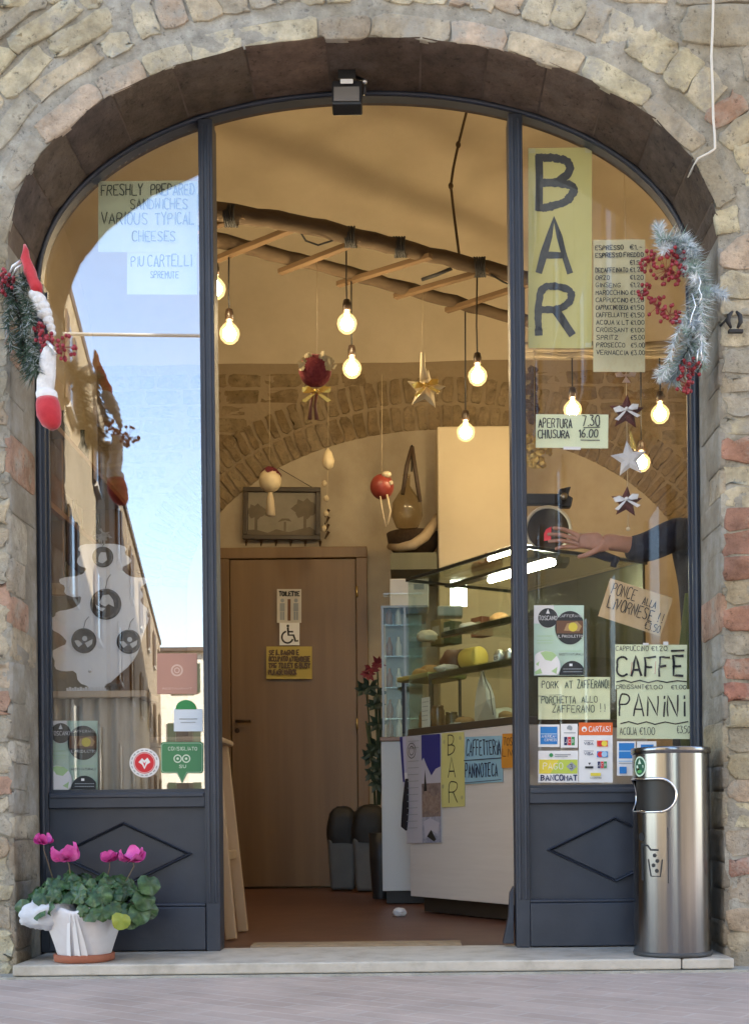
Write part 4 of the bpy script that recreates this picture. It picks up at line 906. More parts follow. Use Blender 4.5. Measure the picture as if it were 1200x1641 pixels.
s, o = paper('leaflet', 'mint leaflet with black discs in the bottom corner of the left pane', 'leaflet', (75, 1155, 157, 1266), P_MINT, group='mint leaflets', bow=0); leaflet(s, o)
# left pane
s, o = paper('paper_sign', 'large pale sheet reading FRESHLY PREPARED SANDWICHES behind the left pane', 'sign', (158, 290, 317, 404), P_LIME)
mb = MB(); s.text(mb, 'FRESHLY', .03, .45, .80, .95, .0040); s.text(mb, 'PREPARED', .53, .97, .80, .95, .0040); s.text(mb, 'SANDWICHES', .33, .90, .60, .74, .0036); s.text(mb, 'VARIOUS', .04, .50, .38, .54, .0036); s.text(mb, 'TYPICAL', .58, .97, .38, .54, .0036); s.text(mb, 'CHEESES', .35, .78, .14, .28, .0036); mb.build('lettering', M_INKG, o, fix=False)
s, o = paper('paper_sign', 'smaller pale sheet of handwriting under the large sandwich sign', 'sign', (204, 404, 316, 472), P_LIME, Z=ZS+.003)
mb = MB(); s.text(mb, 'PIU', .06, .24, .66, .90, .0034); s.text(mb, 'CARTELLI', .30, .92, .66, .92, .0034); s.text(mb, 'SPREMUTE', .34, .74, .38, .54, .0028); mb.build('lettering', M_INKG, o, fix=False)
s, o = paper('square_sticker', 'dusty pink square sticker with a pale round emblem', 'sticker', (252, 1047, 316, 1112), pm('dusty pink', (.46, .25, .19), rough=.6), bow=0, Z=ZO)
mb = MB(); s.ring(mb, .5, .58, .13, .006, 0); s.ring(mb, .5, .58, .06, .004, 0); s.text(mb, 'RESTAURANT', .14, .88, .11, .15, .0012, 0, jit=0); mb.build('print', pm('pale pink print', (.66, .48, .40)), o, fix=False)
s, o = paper('jar_label_sticker', 'pale blue and white sticker with a green dome top', 'sticker', (279, 1136, 325, 1172), pm('pale blue sticker', (.62, .70, .78), rough=.4), bow=0, Z=ZO)
mb = MB(); s.disc(mb, .42, .98, .36, 0, .42, a0=0, a1=180); s.scribble(mb, .2, .8, .55, .04, 0, 1); s.scribble(mb, .25, .75, .4, .03, 0, 1); mb.build('print', [C_GRN, C_GREY], o, fix=False)
# round guide sticker: the disc is the thing itself
s = pxsheet(208, 1199, 256, 1246, ZO, 0, 0); mb = MB(); n_ = 40; ring_ = [s.at(.5+.5*math.cos(2*math.pi*i/n_), .5+.5*math.sin(2*math.pi*i/n_)) for i in range(n_)]; mb.prism(ring_, s.n*-.0006)
o = tag(mb.build('round_sticker', P_WHITE), 'round white sticker with a red centre at the foot of the left pane', 'sticker')
mb = MB(); s.disc(mb, .5, .5, .36, RED); s.ring(mb, .5, .5, .33, .0014, WHT); s.poly(mb, [(.30, .52), (.42, .66), (.5, .58), (.60, .68), (.70, .52), (.58, .44), (.5, .28), (.42, .44)], WHT); s.poly(mb, [(.44, .56), (.5, .48), (.56, .56), (.5, .36)], RED)
for a in range(20, 360, 20):
    u, v = .5+.43*math.cos(rad(a)), .5+.43*math.sin(rad(a)); tx, ty = -math.sin(rad(a)), math.cos(rad(a)); s.stroke(mb, [(u-tx*.035, v-ty*.035), (u+tx*.035, v+ty*.035)], .0034, GREY)
mb.build('print', PRINT, o, fix=False)
# green speech bubble with two ring eyes
s = pxsheet(258, 1189, 326, 1256, ZO, 0, 0); rr = .07; q = []
for cx_, cy_, a0 in ((1-rr, 1-rr, 0), (rr, 1-rr, 90), (rr, .25+rr, 180)):
    for i in range(6): a = rad(a0+90*i/5); q.append((cx_+rr*math.cos(a), cy_+rr*math.sin(a)))
q += [(.38, .25), (.50, .01), (.62, .25)]
for i in range(6): a = rad(270+90*i/5); q.append((1-rr+rr*math.cos(a), .25+rr+rr*math.sin(a)))
mb = MB(); mb.prism([s.at(u, v) for u, v in q], s.n*-.0006); o = tag(mb.build('speech_bubble_sticker', pm('sticker bubble green', (.035, .20, .07), rough=.4)), 'green speech bubble sticker with two ring eyes on the left pane', 'sticker')
mb = MB(); s.stroke(mb, [(.5+(u-.5)*.95, .62+(v-.62)*.93) for u, v in q], .0012, 0, True); s.ring(mb, .40, .60, .085, .0042); s.ring(mb, .60, .60, .085, .0042); s.disc(mb, .40, .60, .03); s.disc(mb, .60, .60, .03); s.text(mb, 'CONSIGLIATO', .18, .86, .80, .88, .0018, jit=0); s.text(mb, 'SU', .44, .60, .38, .45, .0018, jit=0); mb.build('print', pm('pale sticker print', (.55, .68, .55)), o, fix=False)

# ---- white cut-out tree with its baubles standing on the window ledge
TZ = 4.68
def tp(X, Y, Z=TZ): return W(40+X/3.281, 780+Y/3.281, Z)
a, b = W(72, 1110, 4.62).x, W(212, 1110, 4.62).x; zl = tp(0, 1085).z
t = thing('window_ledge', 'small wooden ledge on a beige draped stand behind the left pane', 'ledge', V((a+b)/2, TZ+CAMY, 0))
mb = MB(); mb.box(a-.05, b+.05, .10+.02, .36, zl-.025, zl); mb.build('board', wood_mat('pale wood', (.45, .33, .2), (.55, .42, .28), 5, (.1, 1, 1)), t, bevel=.004)
mb = MB(); vs_ = []
for j in range(2):
    for i in range(60): u = i/59; vs_.append(V(a-.02+(b-a+.04)*u, .15+.012*math.sin(u*38)+.006*math.sin(u*71), (zl-.0255) if j else .01))
for j in range(2):
    for i in range(60): u = i/59; vs_.append(V(a-.02+(b-a+.04)*u, .33, (zl-.0255) if j else .01))
fs = [(i, i+1, 61+i, 60+i) for i in range(59)]+[(120+i, 180+i, 181+i, 121+i) for i in range(59)]+[(60+i, 61+i, 181+i, 180+i) for i in range(59)]+[(0, 60, 180, 120), (59, 179, 239, 119)]
mb.add(vs_, fs, 0, True); mb.build('drape', pm('beige drape', (.52, .45, .34), (.58, .51, .40), rough=.9, ns=12), t)
t = thing('tree_cutout', 'white wooden tree cut-out with round baubles behind the left pane', 'decoration', tp(410, 1085))
O_ = [(430,300),(480,300),(540,318),(520,350),(560,378),(555,402),(500,425),(545,470),(600,478),(640,478),(640,505),(600,530),(625,570),(600,600),(650,645),(640,680),(655,690),(620,780),(600,860),(560,930),(480,1000),(440,1040),(420,1085),(330,1085),(340,1050),(280,1030),(270,965),(200,972),(155,955),(160,905),(120,880),(165,850),(230,822),(190,775),(140,752),(125,690),(160,685),(165,655),(240,645),(290,620),(300,572),(260,582),(205,562),(215,522),(180,505),(185,478),(300,468),(330,425),(290,420),(270,390),(300,345),(275,330),(300,302),(390,300)]
q = []
for (x0, y0), (x1, y1) in zip(O_, O_[1:]+O_[:1]): q += [(x0*.75+x1*.25, y0*.75+y1*.25), (x0*.25+x1*.75, y0*.25+y1*.75)]
mb = MB(); mb.prism([tp(x, y) for x, y in q], V(0, .008, 0)); mb.build('board', pm('white painted board', (.90, .91, .91), (.93, .94, .94), rough=.7, ns=6), t)
M_BAUB = pm('brown bauble', (.035, .026, .022), (.06, .046, .04), rough=.2, ns=12); M_HIGHLIGHT = pm('pearl inlay', (.62, .62, .60), rough=.35)
for X, Y, r in ((412, 370, 55), (427, 618, 82), (312, 810, 66), (548, 815, 64)):
    c = tp(X, Y); rr = r/3.281/FPX*TZ; mb = MB(); mb.lathe([(rr, .001), (rr*.97, .007), (rr*.82, .010), (rr*.80, .004), (0, .003)], c, 36, axis=V(0, -1, 0), caps=False); ob = mb.build('bauble', M_BAUB, t)
    mb = MB(); s = Sheet(c+V(-rr, -.006, -rr), c+V(rr, -.006, -rr), c+V(rr, -.006, rr), c+V(-rr, -.006, rr), 0)
    if r > 80: s.poly(mb, [(.3, .55), (.42, .78), (.62, .8), (.75, .62), (.78, .4), (.6, .5), (.5, .42), (.36, .48)]); s.poly(mb, [(.18, .5), (.22, .36), (.4, .26), (.5, .36), (.3, .4)])
    elif r > 60: s.poly(mb, [(.14, .5), (.3, .52), (.46, .36), (.3, .24), (.2, .36)]); s.poly(mb, [(.55, .4), (.86, .55), (.84, .36), (.66, .22)]); s.disc(mb, .55, .58, .1)
    else: s.poly(mb, [(.3, .25), (.5, .18), (.72, .34), (.66, .7), (.42, .72), (.30, .5)])
    mb.build('highlight', M_HIGHLIGHT, ob, fix=False)  # pale shapes painted as highlights on the dark glossy baubles
    mb = MB(); mb.tube([c+V(0, -.004, rr), c+V(.008, -.006, rr*1.6), c+V(.02, -.004, rr*1.9)], .0012, 4); mb.build('string', M_DIM, ob)
mb = MB()
for i in range(60):
    th = R.uniform(0, 2*math.pi); d = V(math.cos(th)*R.uniform(.3, 1), R.uniform(-.6, .2), math.sin(th)*R.uniform(.2, 1)); p = tp(415, 265); e = p+d*R.uniform(.02, .042); mb.tube([p, p.lerp(e, .6)+V(0, 0, .006), e], .002, 4)
mb.build('tinsel_topper', pm('silver tinsel', (.45, .42, .38), rough=.4, metal=.5), t)
def pinecone(name, label, c, h, r, mat, group=None):
    mb = MB()
    for i in range(70):
        u = i/70; a = i*2.4; rr = r*math.sin(math.pi*(.15+.8*u)); p = c+V(rr*math.cos(a)*.6, rr*math.sin(a)*.6, h*u); d = V(math.cos(a), math.sin(a), .5).normalized(); s_ = d.cross(V(0, 0, 1)).normalized()*r*.24; e = p+d*rr*.55
        mb.add([p+s_*.5, p-s_*.5, e-s_, e+d*r*.1, e+s_, e-V(0, 0, r*.14)], [(0, 1, 2, 3, 4), (0, 4, 5), (1, 5, 2), (2, 5, 4, 3)])
    mb.lathe([(.3*r, 0), (.5*r, h*.4), (.1*r, h)], c, 10)
    return tag(mb.build(name, mat), label, 'pine cone', group)
pinecone('pine_cone', 'brown pine cone at the foot of the white tree cut-out', tp(462, 1083, 4.66), .036, .026, pm('pine cone', (.07, .045, .03), (.12, .08, .05)))
mb = MB()
for i in range(16):
    x = 225+i*14; mb.box(tp(x, 0).x-.0035, tp(x, 0).x+.0035, .148, .153, zl, zl+.014+(.003 if i % 2 else 0))
mb.box(tp(220, 0).x, tp(445, 0).x, .1535, .156, zl+.004, zl+.008); tag(mb.build('toy_fence', P_WHITE), 'tiny white toy fence along the ledge before the cut-out tree', 'toy fence')
c = tp(343, 970, 4.665); mb = MB(); mb.ell(c, .006, .006, .006); tag(mb.build('glass_bead', pm('clear bead', (.8, .8, .78), rough=.05, metal=.4)), 'small bright bead on the trunk of the white tree cut-out', 'bead')

# ---- chain of stars behind the right pane
def star_pts(c, r, rot=0, inner=.45, sx=1): return [c+V(sx*(r if k % 2 == 0 else r*inner)*math.sin(rad(rot)+k*math.pi/5), 0, (r if k % 2 == 0 else r*inner)*math.cos(rad(rot)+k*math.pi/5)) for k in range(10)]
def puffy_star(mb, c, r, rot=0, th=.012, mat=0, sx=1):
    P = star_pts(c, r, rot, .45, sx); n_ = 10; vs_ = P+[c+V(0, -th, 0), c+V(0, th, 0)]
    mid = [p.lerp(c, .45)+V(0, -th*.8, 0) for p in P]; mid2 = [p.lerp(c, .45)+V(0, th*.8, 0) for p in P]
    vs_ = P+mid+mid2+[c+V(0, -th, 0), c+V(0, th, 0)]
    fs = [(k, (k+1) % n_, n_+(k+1) % n_, n_+k) for k in range(n_)]+[(k, 2*n_+k, 2*n_+(k+1) % n_, (k+1) % n_) for k in range(n_)]+[(n_+k, n_+(k+1) % n_, 3*n_) for k in range(n_)]+[(2*n_+(k+1) % n_, 2*n_+k, 3*n_+1) for k in range(n_)]
    mb.add(vs_, fs, mat, False)
def bow(mb, c, s, mat=0, tail=True, rot=0):
    for q in (-1, 1):
        P = [c, c+V(q*s*.5, -.004, s*.34), c+V(q*s*.98, -.003, s*.24), c+V(q*s*.86, -.002, -s*.10), c+V(q*s*.4, -.006, -s*.12)]
        P = [c+Matrix.Rotation(rad(rot), 3, 'Y') @ (p-c) for p in P]; mb.prism(P, V(0, .006, 0), mat)
        if tail: T = [c, c+V(q*s*.35, -.003, -s*.2), c+V(q*s*1.0, -.003, -s*.62), c+V(q*s*.72, -.003, -s*.75), c+V(q*s*.1, -.003, -s*.2)]; mb.prism([c+Matrix.Rotation(rad(rot), 3, 'Y') @ (p-c) for p in T], V(0, .003, 0), mat)
    mb.ell(c+V(0, -.006, 0), s*.16, .008, s*.16)
SZ = 4.66; M_WINE = pm('dark red felt', (.085, .018, .020), (.12, .03, .028), rough=.95, ns=30, bump=.3, bs=100); M_RIB = pm('white satin ribbon', (.76, .76, .78), rough=.4)
t = thing('star_garland', 'hanging chain of two dark red felt stars and one white star behind the right pane', 'ornament', W(1004, 700, SZ))
mb = MB(); mb.tube([W(1000, 255, SZ), W(1003, 610, SZ), W(1006, 845, SZ)], .0016, 5); mb.ell(W(1006, 848, SZ), .008, .008, .008); mb.build('string', pm('pale cord', (.62, .52, .34)), t)
mb = MB(); c = W(1002, 602, SZ); bow(mb, c, .040, 0, False); mb.prism([c+V(0, -.003, -.003), c+V(.017, -.003, -.026), c+V(-.014, -.003, -.026)], V(0, .003, 0)); mb.build('satin_bow', pm('golden satin', (.62, .46, .30), (.6, .5, .55), rough=.35, ns=60), t)
for (px_, py_), r, m_ in (((1003, 661), .068, M_WINE), ((1007, 736), .070, None), ((1003, 805), .060, M_WINE)):
    mb = MB(); puffy_star(mb, W(px_, py_, SZ-.004), r, 4 if m_ else -6); so_ = mb.build('star', m_ or pm('white felt', (.78, .77, .77)), t)
    if m_: mb = MB(); bow(mb, W(px_, py_-5, SZ-.022), .048, 0, True, -8); mb.build('bow', M_RIB, so_)
mb = MB(); mb.prism([W(1008, 688, SZ), W(1013, 700, SZ), W(1019, 716, SZ), W(1018, 722, SZ), W(1010, 716, SZ)], V(0, .003, 0)); mb.build('gold_ribbon', pm('gold foil', (.75, .5, .12), rough=.25, metal=.7), t)
# ================================================================ inside the bar
M_DOOR = wood_mat('beech door', (.15, .085, .034), (.205, .122, .052), 9, (1, 1, .05), rough=.45, bump=.05)
ZB = 8.6
# ---- toilet door
a, b = W(352, 882, ZB), W(594, 1421, ZB); x0, x1, zt = a.x, b.x, a.z
t = thing('toilet_door', 'closed beech wood door in the back wall with two white signs on it', 'door', V((x0+x1)/2, YB-.05, 0))
tw = .075; yb = YB-.014
mb = MB(); mb.box(x0, x0+tw, yb-.07, yb, 0, zt-tw); mb.box(x1-tw, x1, yb-.07, yb, 0, zt-tw); mb.box(x0, x1, yb-.07, yb, zt-tw+.001, zt); mb.build('door_frame', M_DOOR, t, bevel=.004)
mb = MB(); mb.box(x0+tw+.004, x1-tw-.004, yb-.05, yb-.012, .008, zt-tw-.004); mb.build('door_leaf', M_DOOR, t, bevel=.003)
c = W(386, 1156, ZB-.1); mb = MB(); mb.tube([c+V(-.03, .03, 0), c+V(-.03, -.02, 0), c+V(.07, -.02, 0)], .010); mb.ell(c+V(-.03, .04, -.06), .02, .008, .02); mb.build('door_handle', pm('dark bronze', (.06, .035, .02), rough=.35, metal=.6), t)
for py_ in (948, 1160):
    c = W(572, py_, ZB-.09); mb = MB(); mb.tube([c+V(0, 0, -.035), c+V(0, 0, .035)], .008); mb.build('hinge', pm('brass', (.6, .45, .2), rough=.3, metal=.9), t)
ZD = ZB-.085
s, o = paper('toilet_sign', 'white plate lettered TOILETTE with two figures on the wooden door', 'sign', (444, 944, 483, 998), pm('worn white plate', (.55, .52, .46), (.62, .59, .52)), Z=ZD, bow=0)
mb = MB(); s.text(mb, 'TOILETTE', .10, .92, .80, .92, .009, jit=0)
for u in (.22, .78):
    s.disc(mb, u, .66, .08, 1); s.rect(mb, u-.10, .34, u+.10, .58, 1); s.rect(mb, u-.09, .08, u-.01, .33, 1); s.rect(mb, u+.01, .08, u+.09, .33, 1)
s.rect(mb, .44, .06, .56, .70, 2); mb.build('print', [M_INK, C_GREY, C_BRN], o, fix=False)
s, o = paper('wheelchair_sign', 'small white square with a black wheelchair symbol on the wooden door', 'sign', (448, 998, 480, 1034), P_WHITE, Z=ZD, bow=0)
mb = MB(); s.disc(mb, .42, .86, .07); s.stroke(mb, [(.42, .76), (.45, .45), (.70, .45), (.80, .18), (.90, .20)], .014); s.stroke(mb, [(.44, .60), (.66, .60)], .011)
s.stroke(mb, [(.40+.28*math.cos(rad(q)), .36+.26*math.sin(rad(q))) for q in range(110, 345, 15)], .012); mb.build('print', M_INK, o, fix=False)
s, o = paper('paper_sign', 'yellow handwritten notice on the wooden door below the wheelchair sign', 'sign', (427, 1036, 500, 1088), pm('faded yellow note', (.46, .36, .10), rough=.9), Z=ZD)
mb = MB()
for i, l in enumerate(('SE IL BAGNO E', 'OCCUPATO ATTENDERE', 'THE TOILET IS BUSY', 'PLEASE KNOCK')): s.text(mb, l, .06, .06+.05*len(l), .74-i*.2, .88-i*.2, .009)
mb.build('lettering', pm('brown ink', (.10, .06, .03)), o, fix=False)
# ---- picture above the door
t = thing('framed_picture', 'dark framed picture of trees hanging above the wooden door', 'picture', W(451, 822, ZB-.05))
s = pxsheet(390, 782, 514, 866, ZB-.045, .5, 0); mb = MB()
for (u0, v0, u1, v1) in ((0, 0, 1, .09), (0, .91, 1, 1), (0, .0905, .065, .9095), (.935, .0905, 1, .9095)):
    mb.prism([s.at(u, v) for u, v in ((u0, v0), (u1, v0), (u1, v1), (u0, v1))], s.n*.03)
mb.build('frame', pm('dark wood frame', (.035, .022, .012), rough=.4), t, bevel=.004)
s2 = Sheet(*[s.at(u, v, .004) for u, v in ((.05, .07), (.95, .07), (.95, .93), (.05, .93))], 0); pic = s2.paper('canvas', pm('faded print', (.20, .18, .14), (.28, .25, .20), ns=5), t)
mb = MB()
for u, h, r in ((.13, .55, .13), (.83, .62, .17)):
    s2.rect(mb, u-.02, .1, u+.02, h); q = [(u+r*(1+.22*math.sin(k*2.3))*math.cos(k*math.pi/9), h+r*1.2*(1+.2*math.cos(k*3.1))*math.sin(k*math.pi/9)) for k in range(18)]; s2.poly(mb, q)
s2.poly(mb, [(.0, .0), (1, 0), (1, .12), (.9, .22), (.74, .16), (.6, .10), (.42, .16), (.3, .08), (.12, .15), (.0, .14)])
s2.rect(mb, .53, .12, .56, .33); s2.poly(mb, [(.44, .32), (.5, .40), (.6, .40), (.64, .33), (.55, .36)])
mb.build('painted_trees', pm('faded dark print', (.10, .08, .055), (.15, .12, .08), ns=9), pic, fix=False)
mb = MB(); mb.tube([s.at(.25, .98, .01), s.at(.45, 1.38, .005), s.at(.92, .98, .01)], .003, 4); mb.build('hanging_wire', M_DIM, t)
mb = MB()
for i in range(6): u = .05+.19*i; c = s.at(u, -.03, .02); mb = MB(); mb.tube([c, c-V(0, .02, .035)], [.012, .004], 6); mb.build('hook', pm('dark bronze', (.06, .035, .02)), t)
for i in range(4): c = s.at(1.06, .02+.14*i, .02); mb = MB(); mb.tube([c, c+V(.025, 0, .05)], [.006, .012], 6); mb.build('hook', pm('dark bronze', (.06, .035, .02)), t)

# ---- waste bins by the door
def waste(name, label, x0, x1, ytop, ybot, Z, bag):
    a, b, c = W(x0, ybot, Z), W(x1, ybot, Z), W(x0, ytop, Z); cx = (a.x+b.x)/2; wd = (b.x-a.x)/2; h = c.z; y = Z+CAMY
    t = thing(name, label, 'waste bin', V(cx, y, 0)); mb = MB(); hb = h*.62
    pr = lambda s_, z: [V(cx+sx*wd*s_, y+sy*wd*.85*s_, z) for sx, sy in ((-1, -1), (1, -1), (1, 1), (-1, 1))]
    A, B = pr(.80, 0.003), pr(.98, hb); mb.add(A+B, [(3, 2, 1, 0), (4, 5, 6, 7)]+[(i, (i+1) % 4, 4+(i+1) % 4, 4+i) for i in range(4)]); mb.build('bucket', pm('grey plastic', (.085, .085, .083), (.115, .115, .112), rough=.5), t, bevel=.02, seg=3)
    mb = MB(); n_, m_ = 28, 12; vs_ = []
    for i in range(m_+1):
        for k in range(n_):
            th, q = math.pi*.62*i/m_, 2*math.pi*k/n_; f = 1+.05*noise.noise(V(math.cos(q)*2+cx, math.sin(q)*2, i*.5)); sx, sy = math.copysign(abs(math.cos(q))**.6, math.cos(q)), math.copysign(abs(math.sin(q))**.6, math.sin(q))
            vs_.append(V(cx+wd*1.06*f*sx*math.sin(th)**.6, y+wd*.92*f*sy*math.sin(th)**.6, hb-.03+(h-hb+.03)*(math.cos(th)+.37)/1.37+.012*noise.noise(V(q*3, i, cx))))
    mb.add(vs_, [(i*n_+k, (i+1)*n_+k, (i+1)*n_+(k+1) % n_, i*n_+(k+1) % n_) for i in range(m_) for k in range(n_)], 0, True); mb.build('bag' if bag else 'swing_lid', pm('black bin bag', (.010, .010, .011), rough=.6, bump=.4, bs=14), t)
    return t
waste('waste_bin', 'grey waste bin with a black swing lid beside the wooden door', 526, 574, 1293, 1424, 8.2, False)
waste('waste_bin', 'grey waste bin with a black bag over its rim next to the white cabinet', 566, 622, 1290, 1424, 8.05, True)

# ---- stool just inside the left post
t = thing('bar_stool', 'pale wooden stool with splayed legs just inside the left post', 'stool', C(-.86, 5.1, 0))
M_PW = wood_mat('pale stool wood', (.42, .30, .18), (.52, .38, .24), 9, (1, 1, .08), rough=.55)
zs_ = W(360, 1182, 5.0).z; cc = C(-.885, 5.08, 0)
mb = MB(); mb.box(cc.x-.175, cc.x+.175, cc.y-.17, cc.y+.17, zs_-.022, zs_); mb.build('seat', M_PW, t, bevel=.008)
feet = []
for sx in (-1, 1):
    for sy in (-1, 1):
        p, q = cc+V(sx*.135, sy*.13, zs_-.0225), cc+V(sx*.205, sy*.175, .002); feet.append((p, q)); mb = MB(); mb.bar(p, q, .042, .030, V(0, 1, 0)); mb.build('leg', M_PW, t, bevel=.003)
for (i, j), f in (((0, 2), .62), ((1, 3), .62), ((0, 1), .45), ((2, 3), .58)):
    mb = MB(); a, b = feet[i][0].lerp(feet[i][1], f), feet[j][0].lerp(feet[j][1], f); mb.bar(a, b, .022, .035); mb.build('stretcher', M_PW, t, bevel=.002)

# ---- pendant bulbs
M_BULB = emit_mat('glowing core', (1, .78, .47), BULB_L)
def bulb_glass():
    m = bpy.data.materials.new('warm bulb glass'); m.use_nodes = True; nt = m.node_tree; nt.nodes.clear()
    o = N(nt, 'ShaderNodeOutputMaterial'); a = N(nt, 'ShaderNodeAddShader'); tr = N(nt, 'ShaderNodeBsdfTransparent'); e = N(nt, 'ShaderNodeEmission', Strength=.16); tr.inputs[0].default_value = (.97, .93, .84, 1); e.inputs[0].default_value = (1, .66, .26, 1)
    nt.links.new(tr.outputs[0], a.inputs[0]); nt.links.new(e.outputs[0], a.inputs[1]); nt.links.new(a.outputs[0], o.inputs[0]); return m
bulb_proto = None; BULBS = [
 (345, 463, 6.1, 372, 'bare bulb on a cord, the one half hidden by the left post'), (368, 535, 6.35, 412, 'bare bulb on a cord, lower of the two next to the left post'), (556, 519, 6.5, 388, 'bare bulb on a cord, upper one of the pair above the red pompom'),
 (564, 591, 6.75, 440, 'bare bulb on a cord, lower one of the pair right of the red pompom'), (765, 603, 6.75, 440, 'bare bulb on a cord, upper one of the pair beside the right post'), (746, 693, 7.2, 484, 'bare bulb on a cord hanging lowest in the open doorway'),
 (917, 657, 7.0, 574, 'bare bulb on a cord above the opening hours sign'), (1057, 664, 6.9, 574, 'bare bulb on a cord below the frosted wreath'), (1027, 742, 7.1, 574, 'bare bulb on a cord just behind the white star')]
for px_, py_, Z, pc_, lb in BULBS:
    c = W(px_, py_, Z); top_ = W(px_-1, pc_, Z); r = .042
    t = thing('pendant_lamp', lb, 'pendant lamp', c, 'bare bulbs hanging on cords')
    if bulb_proto is None:
        mb = MB(); mb.lathe([(0, -.050), (.025, -.045), (.043, -.027), (.051, 0), (.047, .021), (.034, .039), (.020, .052), (.0145, .060), (.014, .066)], c, 20); b1 = mb.build('bulb_glass', bulb_glass(), t); mb = MB(); mb.ell(c, .033, .033, .034, 18, 12); mb.tube([c+V(0, 0, .03), c+V(0, 0, .062)], [.016, .006], 8); b3 = mb.build('glowing_core', M_BULB, t)
        mb = MB(); mb.lathe([(.016, .0665), (.021, .070), (.022, .10), (.017, .122), (.006, .128)], c, 16); b2 = mb.build('socket', pm('brown bakelite', (.03, .018, .012), rough=.4), t); bulb_proto = (c.copy(), b1, b2, b3)
    else:
        for q in bulb_proto[1:]: k = q.copy(); k.parent = t; k.matrix_parent_inverse = Matrix.Translation(-bulb_proto[0]); COL.objects.link(k)
    L_ = top_.z-c.z; mb = MB(); mb.tube([c+V(0, 0, .126), c+V(R.uniform(-.004, .004), 0, L_*.5), V(top_.x, c.y, top_.z)], .0042, 6); mb.build('cord', M_DIM, t)

# ---- ladder hung under the vault, and a pole beyond it
M_OLDW = wood_mat('old ladder wood', (.055, .034, .018), (.10, .066, .036), 7, (.25, 1, 1), rough=.85, bump=.5); M_RUNG = wood_mat('lighter rung wood', (.12, .072, .034), (.17, .105, .052), 9, (.3, .3, 1), rough=.8, bump=.3)
t = thing('hanging_ladder', 'old wooden ladder hung level under the vault with the bulb cords wound on it', 'ladder', W(570, 400, 6.4))
def rail(pts, r0, r1):
    mb = MB(); P = []
    for (x, y, z), (x2, y2, z2) in zip(pts, pts[1:]):
        for i in range(8): u = i/8; P.append(W(x+(x2-x)*u, y+(y2-y)*u+R.uniform(-1.5, 1.5), z+(z2-z)*u))
    P.append(W(*pts[-1])); n_ = len(P); mb.tube(P, [r0+(r1-r0)*i/n_+R.uniform(-.003, .003) for i in range(n_)], 10); return mb.build('rail', M_OLDW, t)
rail([(250, 305, 5.85), (345, 338, 6.0), (480, 358, 6.2), (640, 396, 6.45), (830, 442, 6.8), (900, 456, 6.95)], .046, .036)
rail([(262, 366, 6.2), (345, 384, 6.35), (480, 417, 6.6), (640, 459, 6.9), (820, 509, 7.3), (880, 522, 7.45)], .036, .032)
for x0, y0, z0, x1, y1, z1 in ((476, 360, 6.2, 352, 410, 6.42), (572, 384, 6.35, 455, 430, 6.6), (682, 409, 6.5, 549, 450, 6.8), (772, 432, 6.67, 640, 470, 6.95), (846, 452, 6.83, 722, 492, 7.12), (385, 345, 6.05, 272, 378, 6.25)):
    a, b = W(x0, y0, z0), W(x1, y1, z1); d = (b-a)*.06; mb = MB(); mb.bar(a-d-V(0, 0, .012), b+d-V(0, 0, .012), .036, .026); mb.build('rung', M_RUNG, t, bevel=.003)
mb = MB()
for x, y, z in ((368, 346, 6.03), (640, 396, 6.45), (560, 380, 6.33), (768, 428, 6.67)):
    c = W(x, y, z)
    mb = MB(); mb.tube([c+V(.012*(i/8-2.5)+.004*math.sin(i*1.5), .05*math.cos(i*.785), .05*math.sin(i*.785)) for i in range(41)], .006, 5); mb.build('cord_winding', M_DIM, t)
mb = MB(); mb.tube([W(478, 366, 6.2), W(490, 386, 6.25), W(510, 393, 6.25), W(535, 385, 6.3), W(556, 382, 6.33)], .005, 5); mb.build('loose_cord', M_DIM, t)
mb = MB(); mb.tube([W(676, 448, 6.75), W(700, 440, 6.7), W(724, 430, 6.68)], .010, 6); mb.build('loose_cord', M_DIM, t)
mb = MB(); mb.tube([W(786, 440, 6.7), W(806, 452, 6.75), W(820, 458, 6.8)], .005, 5)
mb.build('loose_cord', M_DIM, t)
mb = MB()
for x, y, z in ((344, 338, 6.0), (836, 444, 6.8)):
    c = W(x, y, z); mb.tube([c, V(c.x, c.y, vz(c.y)+.02)], .006, 6)
mb.build('suspension_rope', pm('hemp rope', (.22, .16, .09), rough=.9), t)
c1 = W(736, 412, 6.6); mb = MB(); P = [c1, W(728, 350, 6.55), W(722, 298, 6.5), W(726, 270, 6.5), W(734, 232, 6.48), W(742, 200, 6.4), W(748, 176, 6.38), W(752, 150, 6.3)]; mb.tube(P, [.007]*8, 6)
for p in (P[2], P[4]): mb.ell(p, .013, .013, .018)
tag(mb.build('supply_cable', pm('brown cable', (.07, .042, .018), rough=.8)), 'brown supply cable running from the vault down to the hanging ladder', 'cable')
mb = MB(); A, B = W(835, 562, 7.0), W(1110, 560, 7.0); P = [A.lerp(B, i/14)+V(0, 0, R.uniform(-.005, .005)) for i in range(15)]
for k in range(9): d = V(0, R.uniform(-.03, .03), R.uniform(-.028, .028)); mb.tube([p+d+V(0, 0, R.uniform(-.004, .004)) for p in P], R.uniform(.012, .02), 7)
rp = mb.build('reed_bundle', wood_mat('grey reeds', (.16, .13, .09), (.34, .29, .20), 12, (.1, 1, 1), rough=.8)); tag(rp, 'bundle of grey reeds hung level behind the BAR card, carrying bulb cords', 'reed bundle')

